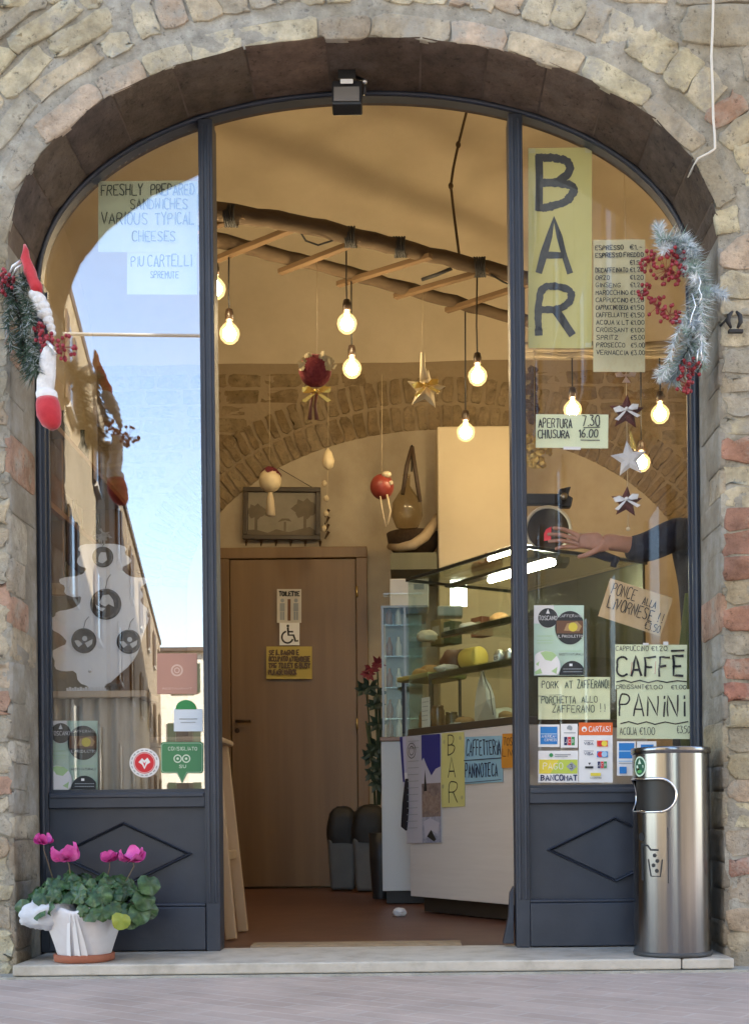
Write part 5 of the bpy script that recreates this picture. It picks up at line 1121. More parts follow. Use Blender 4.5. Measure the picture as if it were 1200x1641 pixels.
# ---- hanging ornaments
def hang(t, x, y0, y1, Z, r=.0016): mb = MB(); mb.tube([W(x, y0, Z), W(x, y1, Z)], r, 5); mb.build('string', pm('pale string', (.42, .34, .22)), t)
M_GOLD = pm('gold foil', (.75, .5, .12)); M_POMP = pm('dark red yarn', (.16, .022, .035), (.24, .045, .055), rough=1, ns=60, bump=.6, bs=80)
t = thing('pompom_ornament', 'dark red pompom with a gold bow hanging below the ladder', 'ornament', W(506, 595, 6.3)); hang(t, 508, 420, 566, 6.3)
mb = MB(); mb.ell(W(505, 594, 6.3), .082, .078, .080, 24, 16, jit=.02); mb.build('pompom', M_POMP, t)
mb = MB(); bow(mb, W(507, 627, 6.24), .075); mb.build('gold_bow', M_GOLD, t)
mb = MB()
for dx in (-4, 3): mb.tube([W(505+dx, 628, 6.26), W(502+dx, 650, 6.26), W(503+dx*1.6, 672, 6.26)], [.008, .007, .011], 6)
mb.build('tassel', pm('red brown cord', (.18, .07, .05)), t)
mb = MB()
for i in range(26): a = R.uniform(-1.2, 1.2); c = W(505+26*math.sin(a)+R.uniform(-4, 8), 590-22*math.cos(a)+R.uniform(-3, 12), 6.24); leaf(mb, c, V(R.uniform(-1, 1), -1, R.uniform(-.4, .6)), .016, V(R.uniform(-1, 1), 0, R.uniform(-1, 1)))
mb.build('pale_leaves', pm('pale gold leaf', (.50, .42, .26), rough=.5), t, fix=False)
t = thing('star_ornament', 'pale gold star with a bow hanging right of centre in the doorway', 'ornament', W(683, 622, 6.5)); hang(t, 677, 470, 566, 6.5)
mb = MB(); c = W(682, 625, 6.5); puffy_star(mb, c, .105, 8, .03); mb.tube([c+V(-.002, 0, .05), W(677, 590, 6.5), W(677, 565, 6.5)], [.03, .014, .010], 8); mb.build('star', pm('cream fabric', (.60, .52, .36), (.66, .58, .42), rough=.8), t)
mb = MB(); bow(mb, W(682, 617, 6.42), .07, 0, True, -10); mb.build('gold_bow', M_GOLD, t)
t = thing('bauble_ornament', 'cream bauble with a dark red top and pale tassel hanging before the framed picture', 'ornament', W(433, 770, 7.6)); hang(t, 432, 600, 742, 7.6)
c = W(433, 770, 7.6); mb = MB(); mb.ell(c, .068, .068, .072, 20, 14); mb.build('bauble', pm('cream bauble', (.62, .52, .34), rough=.4), t)
mb = MB()
for i in range(40): a = R.uniform(0, 6.28); e = R.uniform(.2, 1.0); leaf(mb, c+V(.072*math.sin(e)*math.cos(a), .072*math.sin(e)*math.sin(a), .076*math.cos(e)), V(math.cos(a), math.sin(a), .8), .020, V(0, 0, 1))
mb.build('red_leaves', pm('wine leaf', (.12, .015, .03), rough=.6), t, fix=False)
mb = MB(); mb.lathe([(.012, .0), (.022, -.05), (.030, -.14), (.0, -.15)], c+V(0, 0, -.07), 12); mb.build('tassel', pm('cream tassel', (.48, .40, .28), rough=.9), t)
t = thing('bauble_ornament', 'dark red bauble with ribbons hanging left of the glass flask', 'ornament', W(612, 778, 7.6)); hang(t, 612, 600, 762, 7.6)
c = W(612, 780, 7.6); mb = MB(); mb.ell(c, .072, .072, .076, 20, 14); mb.build('bauble', pm('dark red bauble', (.20, .025, .02), (.28, .05, .035), rough=.35, ns=20), t)
mb = MB(); mb.ell(c+V(.03, -.05, .06), .03, .02, .02, 10, 8); mb.ell(c+V(.055, -.05, .01), .014, .012, .014)
mb.tube([c+V(.03, -.05, -.06), c+V(.05, -.05, -.16), c+V(.03, -.05, -.24)], .006, 5); mb.tube([c+V(-.01, -.05, -.07), c+V(-.0, -.05, -.15), c+V(.02, -.05, -.25)], .005, 5); mb.build('ribbon', pm('pale ribbon', (.55, .46, .32), rough=.4), t)
t = thing('bauble_ornament', 'small pale drop hanging on a string right of the framed picture', 'ornament', W(524, 735, 7.7)); hang(t, 526, 620, 716, 7.7)
mb = MB(); mb.lathe([(0, -.06), (.030, -.04), (.038, 0), (.022, .05), (.004, .075)], W(526, 738, 7.7), 14); mb.build('drop', pm('cream bauble', (.6, .5, .34)), t)
mb = MB()
for i in range(4): mb.ell(W(522+R.uniform(-3, 3), 775+i*24, 7.7), .016, .012, .020)
mb.tube([W(526, 745, 7.7), W(522, 850, 7.7)], .002, 4); mb.build('bead_string', pm('pale string', (.42, .34, .22)), t)
t = thing('leaf_ornament', 'gold leaf cluster hanging just right of the right post', 'ornament', W(858, 730, 5.6)); hang(t, 856, 560, 700, 5.6)
mb = MB()
for i in range(46): leaf(mb, W(858+R.gauss(0, 6), 722+R.uniform(-22, 24), 5.6+R.uniform(-.03, .03)), V(R.uniform(-.6, .6), -1, R.uniform(-.5, .5)), .020, V(R.uniform(-1, 1), 0, -1))
mb.build('gold_leaves', pm('dull gold leaf', (.55, .38, .10), rough=.35, metal=.4), t, fix=False)
mb = MB(); 
for i in range(50): leaf(mb, W(853+R.gauss(0, 3), 630+R.uniform(-42, 46), 5.62+R.uniform(-.02, .02)), V(R.uniform(-.6, .6), -1, R.uniform(-.5, .5)), .016, V(R.uniform(-1, 1), 0, -1))
mb.build('dried_leaves', pm('dried leaf', (.13, .07, .035), rough=.8), t, fix=False)

# ---- things on the wall by the chimney breast
t = thing('glass_flask', 'clear glass flask hanging from a dark leather strap on the back wall', 'flask', W(658, 800, 8.0)); c = W(652, 812, 8.0)
mb = MB(); mb.lathe([(.0, -.14), (.07, -.13), (.10, -.06), (.095, .02), (.05, .09), (.022, .13), (.022, .19), (.028, .20)], c, 24, caps=False); mb.build('flask_body', glass_mat('smoky glass', 1.5, (.74, .68, .56)), t)
mb = MB(); mb.tube([W(660, 716, 8.02), W(652, 745, 8.0), W(645, 792, 7.97)], .014, 6); mb.tube([W(660, 716, 8.02), W(664, 745, 8.0), W(673, 804, 7.97)], .014, 6); mb.build('strap', pm('dark leather', (.045, .026, .014), rough=.6), t)
mb = MB(); mb.tube([W(660, 714, 8.0), V(W(660, 714, 8).x, YB, W(660, 714, 8).z)], .006, 6); mb.build('nail', M_DIM, t)
t = thing('wall_basket', 'dark half round basket with a pale rolled rim on the wall beside the chimney breast', 'basket', W(664, 870, 8.3))
mb = MB(); a = W(662, 890, 8.3); mb.lathe([(.06, -.03), (.12, .0), (.16, .06), (.175, .14), (.165, .14), (.14, .05), (.0, .02)], a, 28, caps=False); mb.build('bowl', pm('dark wicker', (.035, .02, .012), (.06, .036, .02), rough=.8, ns=60, bump=.5, bs=120), t)
mb = MB(); mb.tube([W(624, 876, 8.22), W(640, 878, 8.12), W(662, 873, 8.06), W(680, 860, 8.10), W(694, 842, 8.2), W(701, 828, 8.3)], [.02, .028, .034, .034, .032, .024], 10); mb.build('rolled_rim', pm('pale cane', (.34, .26, .17), (.40, .31, .2), rough=.8, ns=30), t)
a, b = W(626, 920, 8.15), W(699, 893, 8.15); mb = MB(); mb.box(a.x, b.x, a.y-.15, YB-.001, a.z, b.z); t = tag(mb.build('wall_shelf', wood_mat('olive painted wood', (.085, .08, .03), (.12, .11, .05), 5)), 'dark olive wooden shelf on the back wall below the basket', 'shelf')

# ---- glass display counter
A2, B2 = C(.50, 5.53, 0), C(.02, 6.30, 0); dn = (A2-B2).normalized(); pn = V(-dn.y, dn.x, 0)
if pn.y < 0: pn = -pn
E2, F2 = B2+pn*.75, A2+pn*.75; ZC0, ZC1, ZC2, ZC3 = .075, .872, .905, 1.665
def quadp(z, g=0): k = [A2, F2, E2, B2]; m_ = sum(k, V(0, 0, 0))/4; return [V((m_+(p-m_)*(1-g)).x, (m_+(p-m_)*(1-g)).y, z) for p in k]
t = thing('display_counter', 'white bar counter with a lit glass display case on top', 'display counter', V(A2.x, A2.y, 0))
M_LAM = pm('pale laminate', (.64, .62, .585), (.69, .67, .635), rough=.45, ns=14, stretch=(.2, .2, 3))
mb = MB(); mb.prism(quadp(ZC0), V(0, 0, ZC1-ZC0)); mb.build('base', M_LAM, t, bevel=.003)
mb = MB(); mb.prism(quadp(.001, .12), V(0, 0, ZC0-.002)); mb.build('toe_board', pm('dark toe board', (.03, .025, .02)), t)
mb = MB(); mb.prism(quadp(ZC1+.001, -.012), V(0, 0, ZC2-ZC1)); mb.build('case_sill', pm('dark aluminium', (.13, .12, .10), rough=.35, metal=.7), t, bevel=.002)
k = quadp(0)
def pane(p, q, z0, z1, nm='glass', th=.005):
    d = (q-p).normalized(); n_ = V(-d.y, d.x, 0)*th; mb = MB(); a, b = p+d*.006, q-d*.006; mb.prism([V(a.x, a.y, z0), V(b.x, b.y, z0), V(b.x, b.y, z1), V(a.x, a.y, z1)], n_); return mb.build(nm, M_CGLASS, t)
pane(k[3], k[0], ZC2+.002, ZC3-.012); pane(k[0], k[1], ZC2+.002, ZC3-.012); pane(k[2], k[3], ZC2+.002, ZC3-.012)
mb = MB(); mb.prism(quadp(ZC3-.010, -.004), V(0, 0, .007)); mb.build('top_glass', M_CGLASS, t)
mb = MB(); q = quadp(ZC3-.002, -.006)
for a, b in zip(q, q[1:]+q[:1]): mb.bar(a+V(0, 0, -.014), b+V(0, 0, -.014), .012, .014)
mb.build('top_edge', pm('dark edge trim', (.02, .022, .02), rough=.3), t)
mb = MB(); mb.prism([k[2]+V(0, 0, ZC2+.01)-pn*.02, k[1]+V(0, 0, ZC2+.01)-pn*.02, k[1]+V(0, 0, ZC3-.02)-pn*.02, k[2]+V(0, 0, ZC3-.02)-pn*.02], pn*.015); mb.build('rear_panel', pm('dark mirror steel', (.09, .09, .06), (.13, .13, .08), rough=.3, metal=.85, ns=3), t)
def on(u, d, z): p = B2.lerp(A2, u)+pn*d; return V(p.x, p.y, z)
def onp(px_, d, z):      # place along the counter, d in from the front, by the photo column it shows in
    lo, hi = -.5, 1.5
    for _ in range(40):
        m_ = (lo+hi)/2; p = on(m_, d, z); x = PPX+(p.x-CAMX)/(p.y-CAMY)*FPX-3
        if x < px_: lo = m_
        else: hi = m_
    return on(m_, d, z)
for z, fr in ((1.185, .12), (1.40, .20)):
    mb = MB(); a, b = B2+dn*.02+pn*fr, A2-dn*.02+pn*fr; c_, d_ = A2-dn*.02+pn*.70, B2+dn*.02+pn*.70
    mb.prism([V(p.x, p.y, z) for p in (a, b, c_, d_)], V(0, 0, .008)); sh = mb.build('glass_shelf', M_CGLASS, t)
    mb = MB(); mb.bar(V(a.x, a.y, z-.014), V(b.x, b.y, z-.014), .03, .026); mb.build('shelf_rail', pm('olive steel rail', (.07, .07, .04), rough=.35, metal=.6), sh)
a, b = onp(786, .22, 0), on(.97, .22, 0)
mb = MB(); mb.tube([V(a.x, a.y, ZC3-.06), V(b.x, b.y, ZC3-.06)], .016, 10); mb.build('strip_light', emit_mat('strip light', (1, .93, .72), CASE_L*4), t)
mb = MB(); a = on(.05, .22, 0); mb.bar(V(a.x, a.y, ZC3-.035), V(b.x, b.y, ZC3-.035), .05, .014); mb.build('light_housing', pm('dark aluminium', (.13, .12, .10)), t)
c = onp(712, .62, 0); sc0, sc1 = W(712, 972, c.y-CAMY).z, W(712, 930, c.y-CAMY).z; mb = MB(); mb.box(c.x-.045, c.x+.045, c.y-.01, c.y+.006, sc0, sc1); mb.build('bright_panel', emit_mat('glowing panel', (1, .98, .84), 2.2), t)  # emissive panel added for a bright patch inside the case
c = onp(716, .56, 0); mz = W(716, 990, c.y-CAMY).z; mb = MB(); mb.box(c.x-.07, c.x+.07, c.y-.05, c.y+.05, mz, mz+.06); mb.build('machine_body', pm('pale grey casing', (.30, .34, .33), rough=.4), t, bevel=.01)
# goods in the case
M_BREAD = pm('bread crust', (.34, .18, .06), (.50, .31, .13), rough=.8, ns=18, bump=.3); M_PLATE = pm('white plate', (.7, .7, .66), rough=.25)
def lump(name, label, cat, c, rx, ry, rz, mat, amp=.12, fr=2.0):
    mb = MB(); n_, m_ = 22, 12; vs_ = []
    for i in range(m_+1):
        for q in range(n_):
            th, a = math.pi*i/m_, 2*math.pi*q/n_; d = V(math.sin(th)*math.cos(a), math.sin(th)*math.sin(a), math.cos(th)); f = 1+amp*noise.noise(d*fr+c*3); vs_.append(c+V(d.x*rx*f, d.y*ry*f, max(d.z, -.75)*rz*f+rz*.75))
    mb.add(vs_, [(i*n_+q, (i+1)*n_+q, (i+1)*n_+(q+1) % n_, i*n_+(q+1) % n_) for i in range(m_) for q in range(n_)], 0, True)
    return tag(mb.build(name, mat), label, cat)
z1 = 1.193+.001; z0 = ZC1+.001+(ZC2-ZC1)+.001
t2 = thing('cheese_wheel', 'yellow cheese with a dark rind on the lower glass shelf of the display case', 'cheese', onp(766, .24, z1))
c = onp(745, .24, z1+.055); ax = dn; mb = MB(); mb.lathe([(.0, 0), (.052, .0), (.054, .004), (.054, .12), (.050, .124), (0, .124)], c, 24, axis=ax, caps=False); mb.build('cheese', pm('yellow cheese', (.62, .44, .07), (.70, .52, .12), rough=.45), t2)
mb = MB(); mb.lathe([(.0551, -.002), (.0551, .012), (.0, -.003)], c, 24, axis=ax, caps=False); mb.build('rind', pm('dark rind', (.09, .035, .02), rough=.6), t2)
lump('bread_loaf', 'round bread loaf on the lower glass shelf of the display case', 'bread', onp(690, .30, z1), .07, .06, .045, M_BREAD)
lump('cured_ham', 'dark red cured ham on the lower glass shelf next to the yellow cheese', 'ham', onp(728, .34, z1), .075, .06, .085, pm('dark ham', (.10, .025, .02), (.18, .06, .04), rough=.5, ns=14), .25)
lump('salad_bowl', 'pale heap of wrapped food at the front of the lower glass shelf', 'food', onp(716, .18, z1), .06, .04, .022, pm('pale wrap', (.5, .48, .4), (.62, .58, .48), rough=.5, ns=14), .35, 4)
for i, (u, d) in enumerate(((808, .34), (816, .24), (800, .22))): lump('glass_jar', ('small shiny jar at the right end of the lower glass shelf', 'small jar at the front right end of the lower glass shelf', 'small jar tucked between two others on the lower glass shelf')[i], 'jar', onp(u, d, z1), .028, .028, .04, M_STEEL, .02)
# trays on the floor of the case
t2 = thing('paper_bag', 'tall white paper bag leaning in the bottom of the display case', 'paper bag', onp(776, .16, z0))
mb = MB(); prof = [(-.085, 0), (.09, 0), (.085, .05), (.075, .12), (.045, .18), (.0, .225), (-.015, .27), (-.035, .275), (-.04, .235), (-.07, .17), (-.09, .08)]
def bagp(u, z, y): p = onp(776, .16+y, z0+z); return p+dn*u
n_ = len(prof); F_ = [bagp(u, z, -.03*math.sin(math.pi*min(1, z/.25+.25))) for u, z in prof]; G_ = [bagp(u*.9, z, .05*math.sin(math.pi*min(1, z/.25+.3))+.02) for u, z in prof]
m1 = bagp(.01, .10, -.075); m2 = bagp(-.02, .16, -.045)
mb.add(F_+G_+[m1], [(i, (i+1) % n_, 2*n_) for i in range(n_)]+[tuple(range(2*n_-1, n_-1, -1))]+[(i, n_+i, n_+(i+1) % n_, (i+1) % n_) for i in range(n_)]); mb.build('bag', pm('white paper', (.62, .61, .55), (.70, .69, .62), rough=.8, bump=.6, bs=18), t2)
mb = MB(); mb.tube([bagp(-.02, .25, -.04), bagp(.0, .20, -.06), bagp(.04, .14, -.07), bagp(.05, .08, -.078), bagp(.062, .03, -.07)], .003, 5); mb.build('fold', pm('grey crease', (.2, .19, .16)), t2)
for i, (u, d, r, lb) in enumerate(((742, .22, .075, 'round dish of pastries at the bottom of the display case left of the paper bag'), (694, .30, .075, 'round dish of rolls at the left end of the display case bottom'), (812, .22, .06, 'white plate right of the paper bag'))):
    t2 = thing('dish', lb, 'dish', onp(u, d, z0)); mb = MB(); mb.lathe([(.04, 0), (r*.7, .004), (r, .022), (r*.97, .024), (r*.68, .008), (0, .007)], onp(u, d, z0), 28, caps=False); mb.build('plate', M_PLATE if i != 1 else pm('brown tray', (.12, .07, .03)), t2)
    for q in range(5): mb = MB(); c = onp(u+R.uniform(-6, 6), d+R.uniform(-.03, .03), z0+.028+.01*(q > 2)); mb.ell(c, .034, .028, .022, 12, 8, jit=.05); mb.build('pastry', M_BREAD, t2)
a = on(.08, .03, z0); s = Sheet(a, a+dn*.075, a+dn*.075+V(0, 0, .15), a+V(0, 0, .15), 0); o = s.paper('price_card', P_WHITE); tag(o, 'white price card standing in the bottom left corner of the display case', 'price card')
mb = MB()
for v in (.85, .7, .55, .4, .25): s.scribble(mb, .15, .85, v, .02, 0)
mb.build('lettering', C_GREY, o, fix=False)
a = onp(690, .24, z0)-dn*.17; trz = W(690, 1092, a.y-CAMY).z-z0; mb = MB(); mb.obox(a+dn*.17+V(0, 0, trz), dn*.15, pn*.12, V(0, 0, .014)); tag(mb.build('serving_tray', pm('olive tray', (.32, .30, .10), rough=.4), bevel=.008), 'flat olive tray at the left end under the lower glass shelf', 'tray')
for sx in (-1, 1):
    for sy in (-1, 1): mb = MB(); mb.box(*(lambda p: (p.x-.008, p.x+.008, p.y-.008, p.y+.008))(a+dn*.17+dn*sx*.13+pn*sy*.09), z0, z0+trz-.0145); mb.build('leg', M_DIM, bpy.data.objects['serving_tray'])
c = onp(774, .30, ZC3-.002); t2 = thing('wooden_holder', 'rounded brown wooden holder standing on top of the glass case', 'holder', c)
c = onp(774, .30, ZC3-.002); mb = MB(); q = [c+dn*u+V(0, 0, v) for u, v in ((-.07, 0), (-.105, .035), (-.10, .07), (-.07, .085), (-.03, .075), (0, .060), (.03, .075), (.07, .085), (.10, .07), (.105, .035), (.07, 0))]; mb.prism(q, pn*.05); mb.build('body', pm('brown wood', (.22, .10, .035), (.28, .14, .05)), t2, bevel=.006); 
mb = MB(); mb.tube([c+pn*.025+V(0, 0, .06), c+pn*.025+V(0, 0, .115)], .008, 8); mb.build('knob', pm('brown wood', (.2, .1, .04)), t2)
for px_, d_, h_, lb in ((680, .16, .10, 'brown preserve jar at the front left of the display case bottom'), (700, .15, .12, 'taller brown preserve jar beside the front left jar in the case'), (722, .30, .10, 'brown preserve jar behind the round dish in the case')):
    c = onp(px_, d_, z0); mb = MB(); mb.lathe([(.03, 0), (.034, .006), (.034, h_*.8), (.028, h_*.9), (.030, h_*.92), (.030, h_), (0, h_)], c, 18); tag(mb.build('preserve_jar', pm('brown preserve', (.12, .055, .02), (.20, .11, .04), rough=.15, ns=25, coat=.5)), lb, 'jar')
z1b = 1.409
M_WRAPP = pm('waxed paper', (.60, .58, .50), (.70, .68, .60), rough=.45, ns=20, bump=.3, bs=60)
lump('food_parcel', 'pale waxed paper parcel at the left end of the upper glass shelf', 'parcel', onp(684, .34, z1b), .055, .05, .035, M_WRAPP, .3, 3)
lump('food_parcel', 'pale waxed paper parcel near the middle of the upper glass shelf', 'parcel', onp(752, .36, z1b), .06, .05, .03, M_WRAPP, .3, 3)
lump('bread_roll', 'brown bread roll at the right of the upper glass shelf', 'bread', onp(800, .34, z1b), .05, .04, .035, M_BREAD)
lump('bread_roll', 'brown bread roll at the left end of the lower glass shelf', 'bread', onp(672, .22, z1), .04, .035, .03, M_BREAD)
lump('white_cheese', 'white round cheese behind the paper bag at the bottom of the display case', 'cheese', onp(806, .42, z0), .09, .08, .06, pm('white cheese', (.66, .64, .56), (.74, .72, .64), rough=.5, ns=12), .08)
lump('sausage_heap', 'heap of dark sausages at the back of the display case bottom', 'sausages', onp(722, .48, z0), .11, .09, .06, pm('sausage', (.13, .04, .03), (.22, .09, .06), rough=.45, ns=16), .4, 4)
for px_, d_, w_, h_, c_, lb in ((676, .50, .05, .14, (.30, .22, .10), 'tan carton at the back left of the upper glass shelf'), (724, .52, .045, .12, (.10, .12, .06), 'dark green carton at the back of the upper glass shelf'), (772, .50, .05, .10, (.34, .10, .06), 'reddish carton at the back of the upper glass shelf')):
    c = onp(px_, d_, z1b); mb = MB(); mb.obox(c+V(0, 0, h_/2), dn*w_, pn*.035, V(0, 0, h_/2)); mb.obox(c-pn*.0357+V(0, 0, h_*.55), dn*w_*.7, pn*.0005, V(0, 0, h_*.2), 1); tag(mb.build('carton', [pm('carton '+lb[:6], c_), pm('carton label', (.5, .48, .42))], bevel=.003), lb, 'carton')
for px_, lb in ((706, 'small price tag standing left of the yellow cheese'), (790, 'small price tag standing right of the yellow cheese'), ):
    a = onp(px_, .15, z1); s = Sheet(a, a+dn*.04, a+dn*.04+V(0, 0, .03), a+V(0, 0, .03), 0); o = s.paper('price_tag', P_WHITE); tag(o, lb, 'price tag'); mb = MB(); s.text(mb, '€1.50', .1, .9, .3, .75, .0025); mb.build('lettering', M_INK, o, fix=False)
# papers on the counter front
def csheet(u0, u1, zt0, zt1, zb, bow=.004, off=.006):
    """sheet on the counter front: u along from left end, top heights at both ends"""
    P = lambda u, z: V(*(B2.lerp(A2, u)-pn*off).xy, z)
    return Sheet(P(u0, zb[0]), P(u1, zb[1]), P(u1, zt1), P(u0, zt0), bow)
def cu(px_):           # photo column -> fraction along the counter front
    lo, hi = -.3, 1.4
    for _ in range(40):
        m_ = (lo+hi)/2; p = B2.lerp(A2, m_); x = PPX+(p.x-CAMX)/(p.y-CAMY)*FPX-1.5
        if x < px_: lo = m_
        else: hi = m_
    return m_
def cz(px_, py_): p = B2.lerp(A2, cu(px_)); return W(px_, py_, p.y-CAMY).z
def cs_(x0, x1, y0, y0b, y1, y1b, **kw): return csheet(cu(x0), cu(x1), cz(x0, y0), cz(x1, y0b), (cz(x0, y1), cz(x1, y1b)), **kw)
s = cs_(652, 707, 1180, 1176, 1352, 1350, bow=0); o = tag(s.paper('poster', P_WHITE), 'poster with a mountain photograph beside a grey text column on the counter front', 'poster')
mb = MB(); s.rect(mb, .0, .0, .46, 1, 0); s.rect(mb, .46, .55, 1, 1, 1); s.poly(mb, [(.46, .55), (1, .55), (1, .70), (.86, .68), (.74, .62), (.60, .72), (.52, .79), (.46, .76)], 2); s.rect(mb, .46, .24, 1, .55, 3); s.poly(mb, [(.46, .44), (.6, .50), (.78, .42), (1, .47), (1, .30), (.8, .26), (.6, .30), (.46, .26)], 4); s.rect(mb, .46, .0, 1, .24, 5); s.poly(mb, [(.5, .2), (.7, .23), (.95, .18), (.9, .08), (.7, .12), (.55, .04)], 2)
s.poly(mb, [(.52, .48), (.56, .68), (.61, .48)], 6); s.poly(mb, [(.60, .06), (.72, .12), (.86, .03), (.80, .01)], 6)
for i in range(14):
    if i != 2: s.scribble(mb, .08, .40, .95-.062*i, .007, 0, 7)
s.ring(mb, .25, .86, .12, .004, 6); s.ring(mb, .25, .86, .07, .004, 6)
mb.build('print', [pm('poster grey', (.50, .50, .56)), pm('deep blue print', (.03, .035, .22)), pm('cloud print', (.50, .50, .58)), pm('rock print', (.16, .12, .11), (.30, .24, .22), ns=40), pm('scree print', (.22, .15, .12), (.34, .27, .23), ns=60), pm('snow print', (.22, .24, .34), (.45, .47, .55), ns=50), C_BLK, C_GREY], o, fix=False)
p0_ = V(*(B2-pn*.007).xy, 0); q0, q1 = cz(655, 1183), 0
s = Sheet(p0_-dn*.045+V(0, 0, .62), p0_+dn*.012+V(0, 0, .62), p0_+dn*.012+V(0, 0, .872), p0_-dn*.075+V(0, 0, .872), 0); o = tag(s.paper('leaflet', pm('violet white leaflet', (.55, .55, .70), rough=.6)), 'narrow violet leaflet hanging round the left corner of the counter', 'leaflet')
mb = MB(); s.rect(mb, 0, .1, .3, 1, 0); s.rect(mb, .3, .0, .7, .28, 1); mb.build('print', [pm('deep blue print', (.03, .035, .22)), C_WHT], o, fix=False)
mb = MB(); a = p0_-dn*.012; mb.prism([a+V(0, 0, .66), a+dn*.018+V(0, 0, .66), a+dn*.018+V(0, 0, .50), a+dn*.0+V(0, 0, .40), a-dn*.045+V(0, 0, .42), a-dn*.03+V(0, 0, .54)], -pn*.012); tag(mb.build('cloth', pm('black cloth', (.014, .013, .018), rough=.9), bevel=.004), 'strip of black cloth hanging at the left corner of the counter', 'cloth')
s = cs_(708, 745, 1175, 1173, 1294, 1292); o = tag(s.paper('paper_sign', pm('lemon paper', (.62, .60, .22), rough=.85)), 'lemon yellow sheet with BAR written downwards on the counter front', 'sign'); mb = MB(); s.text(mb, 'B', .30, .66, .70, .97, .005, jit=0); s.text(mb, 'A', .32, .62, .40, .66, .005, jit=0); s.text(mb, 'R', .34, .70, .06, .36, .005, jit=0)
for u, v in ((.12, .88), (.86, .92), (.10, .28), (.88, .12)): s.disc(mb, u, v, .05, 1)
mb.build('lettering', [M_INK, pm('tape shade', (.45, .44, .2))], o, fix=False)
s = cs_(746, 806, 1181, 1179, 1257, 1253); o = tag(s.paper('paper_sign', pm('sky blue paper', (.26, .48, .62), (.32, .55, .68), rough=.85)), 'sky blue sheet reading CAFFETTERIA PANINOTECA on the counter front', 'sign'); mb = MB(); s.text(mb, 'CAFFETTERiA', .04, .97, .60, .92, .0055); s.stroke(mb, [(.0, .50), (1, .52)], .004); s.text(mb, 'PANiNOTECA', .04, .88, .14, .42, .0055); s.stroke(mb, [(.02, .03), (.98, .05)], .003); mb.build('lettering', M_INKB, o, fix=False)
s = cs_(806, 850, 1176, 1174, 1231, 1229, off=.009); o = tag(s.paper('paper_sign', pm('orange paper', (.58, .26, .03), rough=.85)), 'orange sheet half hidden behind the right post on the counter front', 'sign'); mb = MB(); s.text(mb, 'TOSCANA', .06, .9, .66, .88, .003); mb.build('lettering', M_INK, o, fix=False); mb = MB(); s.text(mb, 'LIVE', .06, .6, .34, .54, .003); mb.build('lettering', M_INK, o, fix=False)

# ---- slim glass cabinet behind the counter's left end
a, b = W(613, 1428, 6.85), W(655, 1428, 6.5); xa, xb = a.x, W(657, 1428, 6.86).x
t = thing('glass_cabinet', 'slim cabinet with white base and glass top, left of the display counter', 'cabinet', V((xa+xb)/2, 2.5, 0)); y0_, y1_ = 6.85+CAMY, 7.45+CAMY; zb_, zm_ = W(620, 1428, 6.85).z, W(620, 1188, 6.85).z; zt_ = W(620, 974, 6.85).z
mb = MB(); mb.box(xa, xb+.12, y0_, y1_, zb_, zm_); mb.build('base', pm('white laminate', (.58, .58, .56), rough=.4), t, bevel=.003)
mb = MB(); mb.box(xa+.02, xb+.1, y0_+.03, y1_, .001, zb_-.001); mb.build('toe_board', pm('dark toe board', (.03, .025, .02)), t)
mb = MB(); mb.box(xa-.006, xb+.125, y0_-.012, y1_, zm_+.001, zm_+.022); mb.build('wood_top', pm('reddish wood', (.22, .12, .075), (.28, .16, .1), rough=.4), t, bevel=.003)
mb = MB(); mb.box(xa+.01, xa+.016, y0_+.004, y1_-.01, zm_+.024, zt_); mb.box(xa+.018, xb+.1, y0_+.004, y0_+.010, zm_+.024, zt_); mb.build('glass', glass_mat('clear cabinet glass', 1.22, (.92, .95, .92)), t)
mb = MB(); mb.box(xa+.006, xb+.11, y0_, y1_, zt_+.001, zt_+.012)
for x in (xa+.008, xb-.02): mb.box(x, x+.012, y0_-.002, y0_+.003, zm_+.023, zt_)
mb.build('metal_frame', pm('grey aluminium', (.20, .20, .19), rough=.4, metal=.5), t)
mb = MB(); mb.box(xa+.03, xb+.08, y0_+.1, y1_-.05, zm_+.024, zt_-.02); mb.build('back_panel', pm('grey green panel', (.10, .105, .085), (.17, .17, .135), rough=.4, ns=4), t)
for i in range(5): mb = MB(); z = zm_+.12+.17*i; mb.box(xa+.02, xb+.08, y0_+.015, y0_+.1, z, z+.006); mb.build('glass_shelf', M_CGLASS, t)
for i in range(10):
    z = zm_+.127+.17*(i//2) if i < 8 else zm_+.0245; c = V(xa+.05+.05*(i % 2), y0_+.055, z); mb = MB(); mb.lathe([(.016, 0), (.018, .004), (.018, .06), (.008, .085), (.007, .105)], c, 12)
    tag(mb.build('small_bottle', [pm('small amber bottle', (.20, .08, .03), rough=.15), pm('small pale bottle', (.5, .48, .4), rough=.15)][i % 2]), 'small bottle on a shelf of the slim glass cabinet', 'bottle', 'bottles in the slim glass cabinet')
a, b = W(625, 971, 6.95), W(657, 930, 6.95); mb = MB(); mb.box(a.x, b.x+.10, a.y-.05, a.y+.2, zt_+.013, b.z); t = mb.build('white_box', pm('white card box', (.66, .62, .55), (.72, .68, .6), ns=4), bevel=.004); tag(t, 'white cardboard box standing on the slim glass cabinet', 'box')
mb = MB(); mb.box(b.x+.02, b.x+.075, a.y-.052, a.y-.0505, b.z-.06, b.z-.03); mb.build('printed_patch', C_GREY, t)
mb = MB(); c = W(650, 1180, 6.45); 
